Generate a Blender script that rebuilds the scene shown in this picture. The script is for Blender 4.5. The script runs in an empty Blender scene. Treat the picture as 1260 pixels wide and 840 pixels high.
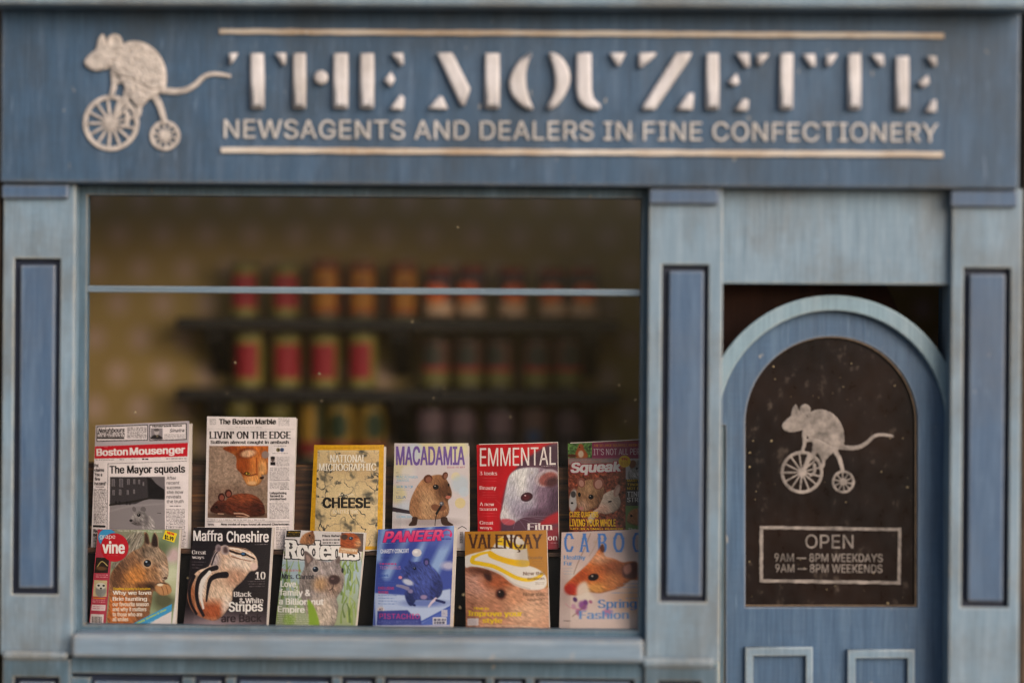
import bpy, bmesh, math, random
import numpy as np
from mathutils import Matrix, Vector

# ------------------------------------------------------------------ camera, world, sun, exposure
S = bpy.context.scene
COL = S.collection
D = 2.5                                   # camera distance from the shop front, metres
ZC = 0.65                                 # height of the view axis above the pavement
YAW, ROLL = math.radians(1.25), math.radians(0.44)
cam = bpy.data.cameras.new('camera')
cam_o = bpy.data.objects.new('camera', cam)
COL.objects.link(cam_o)
S.camera = cam_o
cam.sensor_width = 36
cam.lens = 36 * D / 1.26
CAM_R = Matrix.Rotation(YAW, 3, 'Z') @ Matrix.Rotation(math.pi / 2, 3, 'X') @ Matrix.Rotation(ROLL, 3, 'Z')
CAM_P = Vector((D * math.sin(YAW), -D * math.cos(YAW), ZC))
cam_o.matrix_world = Matrix.Translation(CAM_P) @ CAM_R.to_4x4()
cam.clip_start, cam.clip_end = 0.05, 2000
cam.dof.use_dof = True
cam.dof.focus_distance = D + 0.083
cam.dof.aperture_fstop = cam.lens / 185.0

world = bpy.data.worlds.new('World')
S.world = world
world.use_nodes = True
wn = world.node_tree
SUN_EL, SUN_AZ = math.radians(23), math.radians(42)      # azimuth measured from the street towards the right
sky = wn.nodes.new('ShaderNodeTexSky')
sky.sky_type = 'NISHITA'
sky.sun_disc = False
sky.sun_elevation = SUN_EL
sky.sun_rotation = math.pi - SUN_AZ
sky.air_density = 1.0
sky.dust_density = 3.0
bg = wn.nodes['Background']
wn.links.new(sky.outputs[0], bg.inputs[0])
bg.inputs[1].default_value = 0.07
sun = bpy.data.lights.new('sun', 'SUN')
sun.energy = 1.5
sun.angle = math.radians(48)
sun.color = (1.0, 0.925, 0.90)
sun_o = bpy.data.objects.new('sun', sun)
COL.objects.link(sun_o)
to_sun = Vector((math.sin(SUN_AZ) * math.cos(SUN_EL), -math.cos(SUN_AZ) * math.cos(SUN_EL), math.sin(SUN_EL)))
sun_o.rotation_euler = to_sun.to_track_quat('Z', 'Y').to_euler()
sun_o.location = to_sun * 4
S.view_settings.view_transform = 'Standard'
S.view_settings.look = 'None'
S.view_settings.exposure = 0.95
S.view_settings.gamma = 1.0
S.cycles.use_denoising = True
S.cycles.filter_width = 1.1
S.cycles.max_bounces = 8
S.cycles.transparent_max_bounces = 12
S.cycles.caustics_reflective = False
S.cycles.caustics_refractive = False

rng = np.random.default_rng(7)
random.seed(7)

# ------------------------------------------------------------------ helpers
def W(px, py, Y=0.0):
    """the point of the depth plane Y measured at photo pixel (px, py)"""
    d = CAM_R @ Vector(((px - 630) / 1000 / D, (420 - py) / 1000 / D, -1))
    t = (Y - CAM_P.y) / d.y
    return CAM_P + d * t

def rect(l, r, t, b, Y):
    mx, my = (l + r) / 2, (t + b) / 2
    return W(l, my, Y).x, W(r, my, Y).x, W(mx, b, Y).z, W(mx, t, Y).z     # x0 x1 z0 z1

def link(name, me, mats, parent=None, smooth=False):
    o = bpy.data.objects.new(name, me)
    COL.objects.link(o)
    for m in (mats if isinstance(mats, (list, tuple)) else [mats]):
        me.materials.append(m)
    if parent is not None:
        o.parent = parent
    if smooth:
        me.polygons.foreach_set('use_smooth', [True] * len(me.polygons))
    return o

def from_bm(name, bm, mats, parent=None, smooth=False):
    me = bpy.data.meshes.new(name)
    bmesh.ops.recalc_face_normals(bm, faces=bm.faces)
    bm.to_mesh(me)
    bm.free()
    return link(name, me, mats, parent, smooth)

def tag(o, label=None, cat=None, group=None, kind=None):
    for k, v in (('label', label), ('category', cat), ('group', group), ('kind', kind)):
        if v:
            o[k] = v
    return o

def thing(name, label, cat, loc=(0, 0, 0), group=None):
    o = bpy.data.objects.new(name, None)
    COL.objects.link(o)
    o.location = loc
    o.empty_display_size = 0.02
    return tag(o, label, cat, group)

def add_box(bm, x0, x1, y0, y1, z0, z1, bev=0.0, seg=2, wob=0.0):
    vs = [bm.verts.new((x, y, z)) for x in (x0, x1) for y in (y0, y1) for z in (z0, z1)]
    if wob:
        for v in vs:
            v.co.x += random.uniform(-wob, wob); v.co.z += random.uniform(-wob, wob)
    F = []
    for q in ((0, 1, 3, 2), (4, 6, 7, 5), (0, 4, 5, 1), (2, 3, 7, 6), (0, 2, 6, 4), (1, 5, 7, 3)):
        F.append(bm.faces.new([vs[i] for i in q]))
    if bev:
        es = list({e for f in F for e in f.edges})
        bmesh.ops.bevel(bm, geom=es, offset=bev, segments=seg, affect='EDGES', profile=0.5)

def pbox(name, l, r, t, b, yf, yb, mat, parent, bev=0.002, wob=0.0006):
    x0, x1, z0, z1 = rect(l, r, t, b, yf)
    bm = bmesh.new()
    add_box(bm, x0, x1, yf, yb, z0, z1, bev, wob=wob)
    return from_bm(name, bm, mat, parent)

def ring_plate(name, outer, inner, yf, yb, ydeep, mats, parent, bev=0.002):
    """a board with one rectangular recess; the recess floor takes the second material"""
    X0, X1, Z0, Z1 = rect(*outer, yf)
    x0, x1, z0, z1 = rect(*inner, yf)
    bm = bmesh.new()
    O = [bm.verts.new((x, yf, z)) for x, z in ((X0, Z0), (X1, Z0), (X1, Z1), (X0, Z1))]
    I = [bm.verts.new((x, yf, z)) for x, z in ((x0, z0), (x1, z0), (x1, z1), (x0, z1))]
    B = [bm.verts.new((v.co.x, yb, v.co.z)) for v in O]
    Dp = [bm.verts.new((v.co.x, ydeep, v.co.z)) for v in I]
    be = []
    for i in range(4):
        j = (i + 1) % 4
        bm.faces.new((O[i], O[j], I[j], I[i]))
        bm.faces.new((O[j], O[i], B[i], B[j]))
        f = bm.faces.new((I[i], I[j], Dp[j], Dp[i])); f.material_index = 1
        be += [bm.edges.get((O[i], O[j])), bm.edges.get((I[i], I[j])), bm.edges.get((O[i], B[i]))]
    bm.faces.new(Dp).material_index = 1
    bm.faces.new(B[::-1])
    bmesh.ops.bevel(bm, geom=be, offset=bev, segments=2, affect='EDGES', profile=0.5, material=0)
    me = bpy.data.meshes.new(name)
    bm.normal_update()
    bm.to_mesh(me); bm.free()
    return link(name, me, mats, parent)

# ------------------------------------------------------------------ materials
def hexc(h):
    h = h.lstrip('#')
    return np.array([int(h[i:i + 2], 16) / 255 for i in (0, 2, 4)])

def lin(c):
    c = np.asarray(c, float)
    return np.where(c <= 0.04045, c / 12.92, ((c + 0.055) / 1.055) ** 2.4)

def rgba(h):
    return (*lin(hexc(h)), 1.0) if isinstance(h, str) else (*h, 1.0)

class NT:
    def __init__(s, name):
        s.m = bpy.data.materials.new(name)
        s.m.use_nodes = True
        s.t = s.m.node_tree
        s.p = s.t.nodes['Principled BSDF']
        s.out = s.t.nodes['Material Output']
        s.tc = s.t.nodes.new('ShaderNodeTexCoord').outputs['Object']
    def put(s, sock, v):
        if hasattr(v, 'is_linked') or isinstance(v, bpy.types.NodeSocket):
            s.t.links.new(v, sock)
        else:
            sock.default_value = v
    def n(s, typ, out=0, props=None, **ins):
        nd = s.t.nodes.new(typ)
        for k, v in (props or {}).items():
            setattr(nd, k, v)
        for k, v in ins.items():
            s.put(nd.inputs[int(k[1:])] if k[0] == 'i' and k[1:].isdigit() else nd.inputs[k], v)
        return nd.outputs[out]
    def mapv(s, scale, loc=(0, 0, 0), rot=(0, 0, 0)):
        return s.n('ShaderNodeMapping', Vector=s.tc, Scale=scale, Location=loc, Rotation=rot)
    def noise(s, scale, vec=None, detail=3, rough=0.55):
        return s.n('ShaderNodeTexNoise', Vector=vec if vec is not None else s.tc, Scale=scale, Detail=detail, Roughness=rough)
    def ramp(s, fac, lo, hi, a=0.0, b=1.0):
        return s.n('ShaderNodeMapRange', Value=fac, i1=lo, i2=hi, i3=a, i4=b)
    def mix(s, fac, a, b, mode='MIX'):
        nd = s.t.nodes.new('ShaderNodeMix')
        nd.data_type = 'RGBA'; nd.blend_type = mode
        s.put(nd.inputs[0], fac); s.put(nd.inputs[6], a); s.put(nd.inputs[7], b)
        return nd.outputs[2]
    def math(s, op, a, b=0.0):
        return s.n('ShaderNodeMath', props={'operation': op}, i0=a, i1=b)

def edge_mask(N, radius, lo=0.02, hi=0.22):
    bv = N.n('ShaderNodeBevel', props={'samples': 4}, Radius=radius)
    geo = N.t.nodes.new('ShaderNodeNewGeometry')
    dot = N.n('ShaderNodeVectorMath', out='Value', props={'operation': 'DOT_PRODUCT'}, i0=bv, i1=geo.outputs['Normal'])
    return N.ramp(N.math('SUBTRACT', 1.0, dot), lo, hi)

def paint(name, base, dark, light, grime='#3a3630', worn='#c0b49e', streak=1.0, grime_amt=0.5, wear=0.7, rough=0.5, horiz=False, k=0.88, erad=0.0048):
    N = NT(name)
    base, dark, light = [tuple(k * v for v in rgba(c)[:3]) for c in (base, dark, light)]
    sc = (16, 60, 300) if horiz else (300, 60, 16)
    fine = N.noise(1.0, N.mapv(sc), 4, 0.6)
    mid = N.noise(1.0, N.mapv((6, 15, 60) if horiz else (60, 15, 6), (3, 1, 2)), 4, 0.65)
    c = N.mix(N.ramp(fine, 0.30, 0.62, 0, streak), rgba(dark), rgba(base))
    weave = N.noise(1.0, N.mapv((26, 60, 420) if not horiz else (420, 60, 26), (2, 5, 7)), 3, 0.6)
    c = N.mix(N.ramp(weave, 0.42, 0.70, 0, 0.35), c, rgba(dark))
    c = N.mix(N.ramp(mid, 0.48, 0.78, 0, 0.6), c, rgba(light))
    # brown grime with its own blotchy outline
    g = N.noise(5.5, N.mapv((1.3, 1, 0.8), (5, 2, 9)), 5, 0.65)
    c = N.mix(N.ramp(g, 0.46, 0.70, 0, grime_amt), c, rgba(grime))
    g2 = N.noise(2.6, N.mapv((1.0, 1, 1.5), (1, 4, 2)), 6, 0.7)
    c = N.mix(N.ramp(g2, 0.50, 0.70, 0, grime_amt * .8), c, rgba(grime))
    # thin scratches and pin-prick chips
    sc2 = N.noise(1.0, N.mapv((240, 100, 26), (1, 7, 4)), 2, 0.5)
    c = N.mix(N.ramp(sc2, 0.66, 0.78, 0, 0.6), c, rgba(light))
    chip = N.noise(85, N.mapv((1, 1, 0.45), (8, 2, 3)), 2, 0.5)
    c = N.mix(N.ramp(chip, 0.72, 0.80, 0, 0.6), c, rgba(worn))
    if wear:
        e = edge_mask(N, erad, 0.01, 0.14)
        en = N.noise(26, None, 4, 0.65)
        e = N.math('MULTIPLY', e, N.ramp(en, 0.36, 0.58, 0.25, wear))
        c = N.mix(e, c, rgba(worn))
    N.put(N.p.inputs['Base Color'], c)
    N.put(N.p.inputs['Roughness'], N.ramp(mid, 0.3, 0.7, rough - 0.08, rough + 0.12))
    N.p.inputs['Specular IOR Level'].default_value = 0.35
    h = N.math('ADD', fine, N.math('MULTIPLY', g, 1.5))
    b = N.n('ShaderNodeBump', Height=h, Strength=0.35, Distance=0.0012)
    N.put(N.p.inputs['Normal'], b)
    return N.m

def plain(name, col, rough=0.6, var=0.25, scale=30, bump=0.2, stretch=(1, 1, 1), spec=0.4):
    N = NT(name)
    c = np.array(rgba(col)[:3])
    nz = N.noise(scale, N.mapv(stretch), 4, 0.6)
    N.put(N.p.inputs['Base Color'], N.mix(N.ramp(nz, 0.3, 0.7), (*(c * (1 - var)), 1), (*np.minimum(c * (1 + var), 1), 1)))
    N.p.inputs['Roughness'].default_value = rough
    N.p.inputs['Specular IOR Level'].default_value = spec
    if bump:
        N.put(N.p.inputs['Normal'], N.n('ShaderNodeBump', Height=nz, Strength=bump, Distance=0.001))
    return N.m

def vcol(name, rough=0.4, spec=0.4, grain=0.06, gscale=900):
    N = NT(name)
    a = N.n('ShaderNodeAttribute', props={'attribute_name': 'ink'})
    nz = N.noise(gscale, None, 2, 0.5)
    c = N.mix(1.0, a, N.n('ShaderNodeCombineColor', Red=N.ramp(nz, 0.3, 0.7, 1 - grain, 1 + grain), Green=N.ramp(nz, 0.3, 0.7, 1 - grain, 1 + grain), Blue=N.ramp(nz, 0.3, 0.7, 1 - grain, 1 + grain)), 'MULTIPLY')
    N.put(N.p.inputs['Base Color'], c)
    N.p.inputs['Roughness'].default_value = rough
    N.p.inputs['Specular IOR Level'].default_value = spec
    return N.m

M = {}
M['fascia'] = paint('fascia_paint', '#425c76', '#374d64', '#647890', grime='#34342f', grime_amt=0.55, wear=0.5)
M['light'] = paint('light_blue_paint', '#7f95a5', '#6c8292', '#9dadb9', grime='#5f5b54', grime_amt=0.7, wear=0.8)
M['panel'] = paint('panel_paint', '#4d6582', '#405773', '#6c829a', grime='#5a5d62', grime_amt=0.35, wear=0.45)
M['frame'] = paint('frame_paint', '#536c7c', '#445a68', '#72889a', grime='#42433c', grime_amt=0.5, worn='#a98c62', wear=0.5)
M['rail'] = paint('rail_paint', '#63798a', '#566a79', '#7c909e', grime='#6a6450', grime_amt=0.3, wear=0.5, horiz=True)
M['sill'] = paint('sill_paint', '#8093a3', '#6f8292', '#a2afba', grime='#5f5c56', worn='#b8a283', grime_amt=0.4, wear=0.95, horiz=True)
M['door'] = paint('door_paint', '#4b6581', '#3e5670', '#688096', grime='#4b5159', grime_amt=0.35, wear=0.4)
M['arch'] = paint('arch_paint', '#87a0ac', '#758d99', '#a2b3bc', grime='#6e7470', grime_amt=0.3, wear=0.4)
M['groove'] = plain('groove_paint', '#1b2234', 0.6, 0.3)
M['white'] = paint('white_sign_paint', '#d2cccb', '#b9b3b3', '#e0dbd9', grime='#857868', worn='#5d6470', grime_amt=0.75, wear=1.0, streak=0.9, k=1.0, erad=0.0036)
M['beige'] = paint('beige_rule_paint', '#ccc2b6', '#b9aa98', '#ddd9d4', grime='#94744e', worn='#9c7a50', grime_amt=0.8, wear=0.5, horiz=True, k=0.92, erad=0.0008)
M['tagline'] = paint('tagline_paint', '#cfcac6', '#b0aba6', '#e0dcd9', grime='#8a8074', worn='#b09468', grime_amt=0.4, wear=0.3, k=0.92, erad=0.0007)
M['relief'] = plain('emblem_paint', '#b0a69e', 0.65, 0.32, 90, 0.5)
M['etch'] = plain('etched_lettering', '#81766e', 0.7, 0.55, 75, 0.4)
def simple_mats():
    # wallpaper: olive ground with staggered dusty-pink sprigs
    N = NT('sprig_wallpaper')
    sep = N.t.nodes.new('ShaderNodeSeparateXYZ'); N.t.links.new(N.tc, sep.inputs[0])
    wob = N.noise(14, None, 2)
    def sprig(ox, oz):
        u = N.math('SUBTRACT', N.math('FRACT', N.math('ADD', N.math('MULTIPLY', sep.outputs[0], 1 / 0.064), 50 + ox)), 0.5)
        v = N.math('SUBTRACT', N.math('FRACT', N.math('ADD', N.math('MULTIPLY', sep.outputs[2], 1 / 0.100), 50 + oz)), 0.5)
        d = N.math('ADD', N.math('MULTIPLY', N.math('POWER', N.math('ABSOLUTE', u), 2), 1.0), N.math('MULTIPLY', N.math('POWER', N.math('ABSOLUTE', v), 2), 1.9))
        d = N.math('ADD', d, N.math('MULTIPLY', wob, 0.015))
        return N.ramp(d, 0.035, 0.085, 1, 0)
    s = N.math('MAXIMUM', sprig(0, 0), sprig(0.5, 0.5))
    g = N.noise(4, None, 4)
    c = N.mix(N.ramp(g, 0.3, 0.7), rgba('#8f7748'), rgba('#9f8754'))
    c = N.mix(N.math('MULTIPLY', s, 0.75), c, rgba('#b4988c'))
    N.put(N.p.inputs['Base Color'], c); N.p.inputs['Roughness'].default_value = 0.8
    M['wallpaper'] = N.m
    # stained plank wood
    N = NT('stained_wood')
    w = N.noise(1.0, N.mapv((5, 60, 130)), 6, 0.7)
    w2 = N.noise(1.0, N.mapv((2, 20, 38), (4, 4, 1)), 4, 0.6)
    c = N.mix(N.ramp(w, 0.38, 0.62), rgba('#1d120c'), rgba('#6e4529'))
    c = N.mix(N.ramp(w2, 0.45, 0.7, 0, 0.8), c, rgba('#2a1a12'))
    c = N.mix(N.ramp(N.noise(1, N.mapv((7, 40, 210), (2, 3, 8)), 3), 0.62, 0.72, 0, 0.8), c, rgba('#a8703c'))
    N.put(N.p.inputs['Base Color'], c); N.p.inputs['Roughness'].default_value = 0.55
    N.put(N.p.inputs['Normal'], N.n('ShaderNodeBump', Height=w, Strength=0.4, Distance=0.001))
    M['wood'] = N.m
    M['shelf'] = plain('shelf_stain', '#15100f', 0.55, 0.4, 60, 0.2, (0.1, 1, 1))
    M['shadewood'] = plain('shaded_riser_wood', '#171210', 0.6, 0.4, 60, 0.2, (0.1, 1, 1))  # near-black colour paints in the shade on the riser below the ledge
    M['brownwall'] = plain('brown_board', '#4a2c20', 0.7, 0.3, 12, 0.2, (3, 1, 0.3))
    M['floor'] = plain('floor_boards', '#a08a70', 0.6, 0.3, 20, 0.2)
    M['ceiling'] = plain('ceiling_paper', '#cfc6b0', 0.8, 0.15, 8, 0.1)
    M['neighbour'] = plain('neighbour_brown', '#4d3c2e', 0.8, 0.4, 20, 0.4)
    M['pavement'] = plain('pavement_stone', '#77736c', 0.85, 0.25, 14, 0.4)
    M['paper'] = plain('page_edges', '#d2c6c0', 0.7, 0.12, 1.0, 0.0, (900, 900, 30))
    M['goldpages'] = plain('insert_pages', '#d8a52a', 0.6, 0.15, 60, 0.0)
    M['dust'] = plain('dust_flecks', '#8f7e60', 0.9, 0.2, 60, 0.0)
    M['timberlip'] = plain('raw_wood_edge', '#6b5947', 0.75, 0.35, 70, 0.3)
    M['tinmetal'] = plain('tin_metal', '#6a6440', 0.4, 0.15, 30, 0.0)
    M['redlid'] = plain('red_lid', '#7d1f1c', 0.4, 0.15, 30, 0.0)
    M['darkglassjar'] = plain('dark_jar_glass', '#2d2721', 0.15, 0.15, 30, 0.0, spec=0.5)
    M['cover'] = vcol('printed_cover', 0.28, 0.14, 0.05)
    M['newsprint'] = vcol('newsprint', 0.8, 0.08, 0.06)
    M['label'] = vcol('tin_label', 0.5, 0.2, 0.05)
    # window glass: clear, faintly warm, with a weak mirror coat
    N = NT('window_glass')
    N.t.nodes.remove(N.p)
    tr = N.n('ShaderNodeBsdfTransparent', Color=(0.975, 0.97, 0.95, 1))
    gl = N.n('ShaderNodeBsdfAnisotropic', Roughness=0.03) if False else N.n('ShaderNodeBsdfGlossy', Roughness=0.04)
    fr = N.math('MULTIPLY', N.n('ShaderNodeFresnel', IOR=1.4), 0.6)
    mx = N.n('ShaderNodeMixShader', Fac=fr, i1=tr, i2=gl)
    N.t.links.new(mx, N.out.inputs[0])
    M['glass'] = N.m
    # door pane: almost opaque dark brown glass with dust
    N = NT('dark_door_glass')
    nz = N.noise(9, None, 4)
    c = N.mix(N.ramp(nz, 0.3, 0.7), rgba('#100b0a'), rgba('#20140f'))
    sm = N.noise(70, N.mapv((1, 1, 0.7), (4, 4, 4)), 3, 0.6)
    c = N.mix(N.ramp(sm, 0.62, 0.80, 0, 0.22), c, rgba('#8a7868'))
    N.put(N.p.inputs['Base Color'], c)
    N.put(N.p.inputs['Roughness'], N.ramp(sm, 0.3, 0.7, 0.25, 0.5))
    N.p.inputs['Specular IOR Level'].default_value = 0.15
    M['doorglass'] = N.m
simple_mats()

# ------------------------------------------------------------------ lettering from Blender's bundled font
FONT = None
try:
    import os
    for base in (bpy.utils.system_resource('DATAFILES'), bpy.utils.resource_path('LOCAL') + '/datafiles'):
        p = os.path.join(base, 'fonts', 'Inter.woff2')
        if os.path.exists(p):
            FONT = bpy.data.fonts.load(p); break
except Exception:
    FONT = None

def text_geo(txt, offset=0.0, spacing=1.0, extrude=0.0, bevel=0.0):
    cu = bpy.data.curves.new('lettering', 'FONT')
    cu.body = txt
    if FONT:
        cu.font = FONT
    cu.size = 1.0
    cu.offset = offset
    cu.space_character = spacing
    cu.extrude = extrude
    cu.bevel_depth = bevel
    cu.resolution_u = 4
    cu.fill_mode = 'BOTH' if not extrude else 'BOTH'
    o = bpy.data.objects.new('lettering', cu)
    COL.objects.link(o)
    dg = bpy.context.evaluated_depsgraph_get()
    ev = o.evaluated_get(dg)
    me = ev.to_mesh()
    me.calc_loop_triangles()
    v = np.empty(len(me.vertices) * 3, np.float32); me.vertices.foreach_get('co', v)
    t = np.empty(len(me.loop_triangles) * 3, np.int32); me.loop_triangles.foreach_get('vertices', t)
    ev.to_mesh_clear()
    bpy.data.objects.remove(o); bpy.data.curves.remove(cu)
    return v.reshape(-1, 3), t.reshape(-1, 3)

def cap_h():
    v, _ = text_geo('H')
    return float(v[:, 1].max())
CAP = cap_h()
XH = None

def boxblur1(a, r, ax):
    if r < 1:
        return a
    r = int(r)
    p = np.pad(a, [(r + 1, r) if i == ax else (0, 0) for i in range(a.ndim)], mode='edge')
    c = np.cumsum(p, axis=ax, dtype=np.float64)
    n = a.shape[ax]
    hi = np.take(c, range(2 * r + 1, 2 * r + 1 + n), axis=ax)
    lo = np.take(c, range(0, n), axis=ax)
    return ((hi - lo) / (2 * r + 1)).astype(np.float32)

def blur(a, s):
    r = max(0, int(round(s)))
    for _ in range(2):
        a = boxblur1(boxblur1(a, r, 0), r, 1)
    return a

def contours(v, e):
    nb = {}
    for a, b in e:
        nb.setdefault(int(a), []).append(int(b)); nb.setdefault(int(b), []).append(int(a))
    seen, out = set(), []
    for st in nb:
        if st in seen:
            continue
        lp, prev, cur = [], None, st
        while cur not in seen:
            seen.add(cur); lp.append(cur)
            q = [x for x in nb[cur] if x != prev and x not in seen]
            if not q:
                break
            prev, cur = cur, q[0]
        P = [v[i, :2] for i in lp]
        P = [p for i, p in enumerate(P) if np.hypot(*(p - P[i - 1])) > 0.004]
        if len(P) > 2:
            out.append(np.array(P))
    return out

def dil(m, kx, ky=0):
    o = m.copy()
    for k in range(1, int(kx) + 1):
        o[:, k:] = np.maximum(o[:, k:], m[:, :-k]); o[:, :-k] = np.maximum(o[:, :-k], m[:, k:])
    if ky:
        q = o.copy()
        for k in range(1, int(ky) + 1):
            o[k:] = np.maximum(o[k:], q[:-k]); o[:-k] = np.maximum(o[:-k], q[k:])
    return o

def ero(m, kx, ky):
    return 1 - dil(1 - m, kx, ky) if kx else 1 - dil((1 - m).T, ky).T

def text_edges(txt, spacing=1.0):
    cu = bpy.data.curves.new('lettering', 'FONT')
    cu.body = txt
    if FONT:
        cu.font = FONT
    cu.size = 1.0; cu.space_character = spacing; cu.resolution_u = 5; cu.fill_mode = 'NONE'
    o = bpy.data.objects.new('lettering', cu)
    COL.objects.link(o)
    ev = o.evaluated_get(bpy.context.evaluated_depsgraph_get())
    me = ev.to_mesh()
    v = np.empty(len(me.vertices) * 3, np.float32); me.vertices.foreach_get('co', v)
    e = np.empty(len(me.edges) * 2, np.int32); me.edges.foreach_get('vertices', e)
    ev.to_mesh_clear()
    bpy.data.objects.remove(o); bpy.data.curves.remove(cu)
    return v.reshape(-1, 3), e.reshape(-1, 2)

TCACHE = {}
HC = 56                                    # raster cap height
def tmask(txt, style='sans', spacing=1.0):
    """text as a coverage mask; returns (mask, row of cap top, row of baseline)"""
    key = (txt, style, spacing)
    if key in TCACHE:
        return TCACHE[key]
    v, E = text_edges(txt, spacing)
    s = HC / CAP
    mg, asc = 16, 28
    base, top = HC + asc, asc
    x = (v[:, 0] - v[:, 0].min()) * s + mg
    y = base - v[:, 1] * s
    Wd, Hh = int(x.max()) + mg + 1, HC + asc + 30
    m = np.zeros((Hh, Wd), np.float32)
    xa, ya, xb, yb = x[E[:, 0]], y[E[:, 0]], x[E[:, 1]], y[E[:, 1]]
    for r in range(Hh):
        yc = r + .5
        hit = (ya > yc) != (yb > yc)
        if hit.any():
            xs = np.sort(xa[hit] + (yc - ya[hit]) / (yb[hit] - ya[hit]) * (xb[hit] - xa[hit]))
            for k in range(0, len(xs) - 1, 2):
                m[r, int(round(xs[k])):int(round(xs[k + 1]))] = 1
    if style in ('med', 'bold', 'heavy'):
        k = {'med': 1, 'bold': 2, 'heavy': 3}[style]
        m = dil(m, k + (style != 'med'), k - 1)
    if style in ('didone', 'slab'):
        th = 3 if style == 'didone' else 5
        w = ero(m, 0, 1) if style == 'didone' else m
        w = dil(w, 3, 0)
        xh = base - int(HC * 0.755)
        for r in (base - th, top, xh):
            w[r:r + th] = np.maximum(w[r:r + th], dil(m[r:r + th], 6))
        m = w
    if style == 'black':                    # broad-nib pen at 45 degrees
        w = m.copy()
        for k in range(-4, 5):
            w = np.maximum(w, np.roll(np.roll(m, k, 1), -k // 2, 0))
        m = w
    cols = np.where(m.max(0) > 0)[0]
    m = m[:, max(0, cols[0] - 1):cols[-1] + 2]
    TCACHE[key] = (m, top, base)
    return TCACHE[key]

# ------------------------------------------------------------------ a small painter for printed matter
NZ = {}
def streaks(H, Wd, ang, ln):
    key = (H, Wd, ang, ln)
    if key not in NZ:
        n = rng.standard_normal((H, Wd)).astype(np.float32)
        dx, dy = math.cos(math.radians(ang)), math.sin(math.radians(ang))
        a = np.zeros_like(n)
        for k in range(-ln, ln + 1):
            a += np.roll(np.roll(n, int(round(k * dx)), 1), int(round(k * dy)), 0)
        NZ[key] = a / a.std()
    return NZ[key]

def cloud(H, Wd, r):
    n = blur(rng.standard_normal((H, Wd)).astype(np.float32), r)
    return n / n.std()

def spline(pts, closed=True, k=8):
    P = np.array(pts, float)
    n = len(P)
    out = []
    for i in range(n if closed else n - 1):
        if closed:
            p0, p1, p2, p3 = P[(i - 1) % n], P[i], P[(i + 1) % n], P[(i + 2) % n]
        else:
            p0, p1, p2, p3 = P[max(i - 1, 0)], P[i], P[i + 1], P[min(i + 2, n - 1)]
        for j in range(k):
            t = j / k
            out.append(.5 * ((2 * p1) + (p2 - p0) * t + (2 * p0 - 5 * p1 + 4 * p2 - p3) * t * t + (3 * p1 - p0 - 3 * p2 + p3) * t ** 3))
    if not closed:
        out.append(P[-1])
    return np.array(out)

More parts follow.
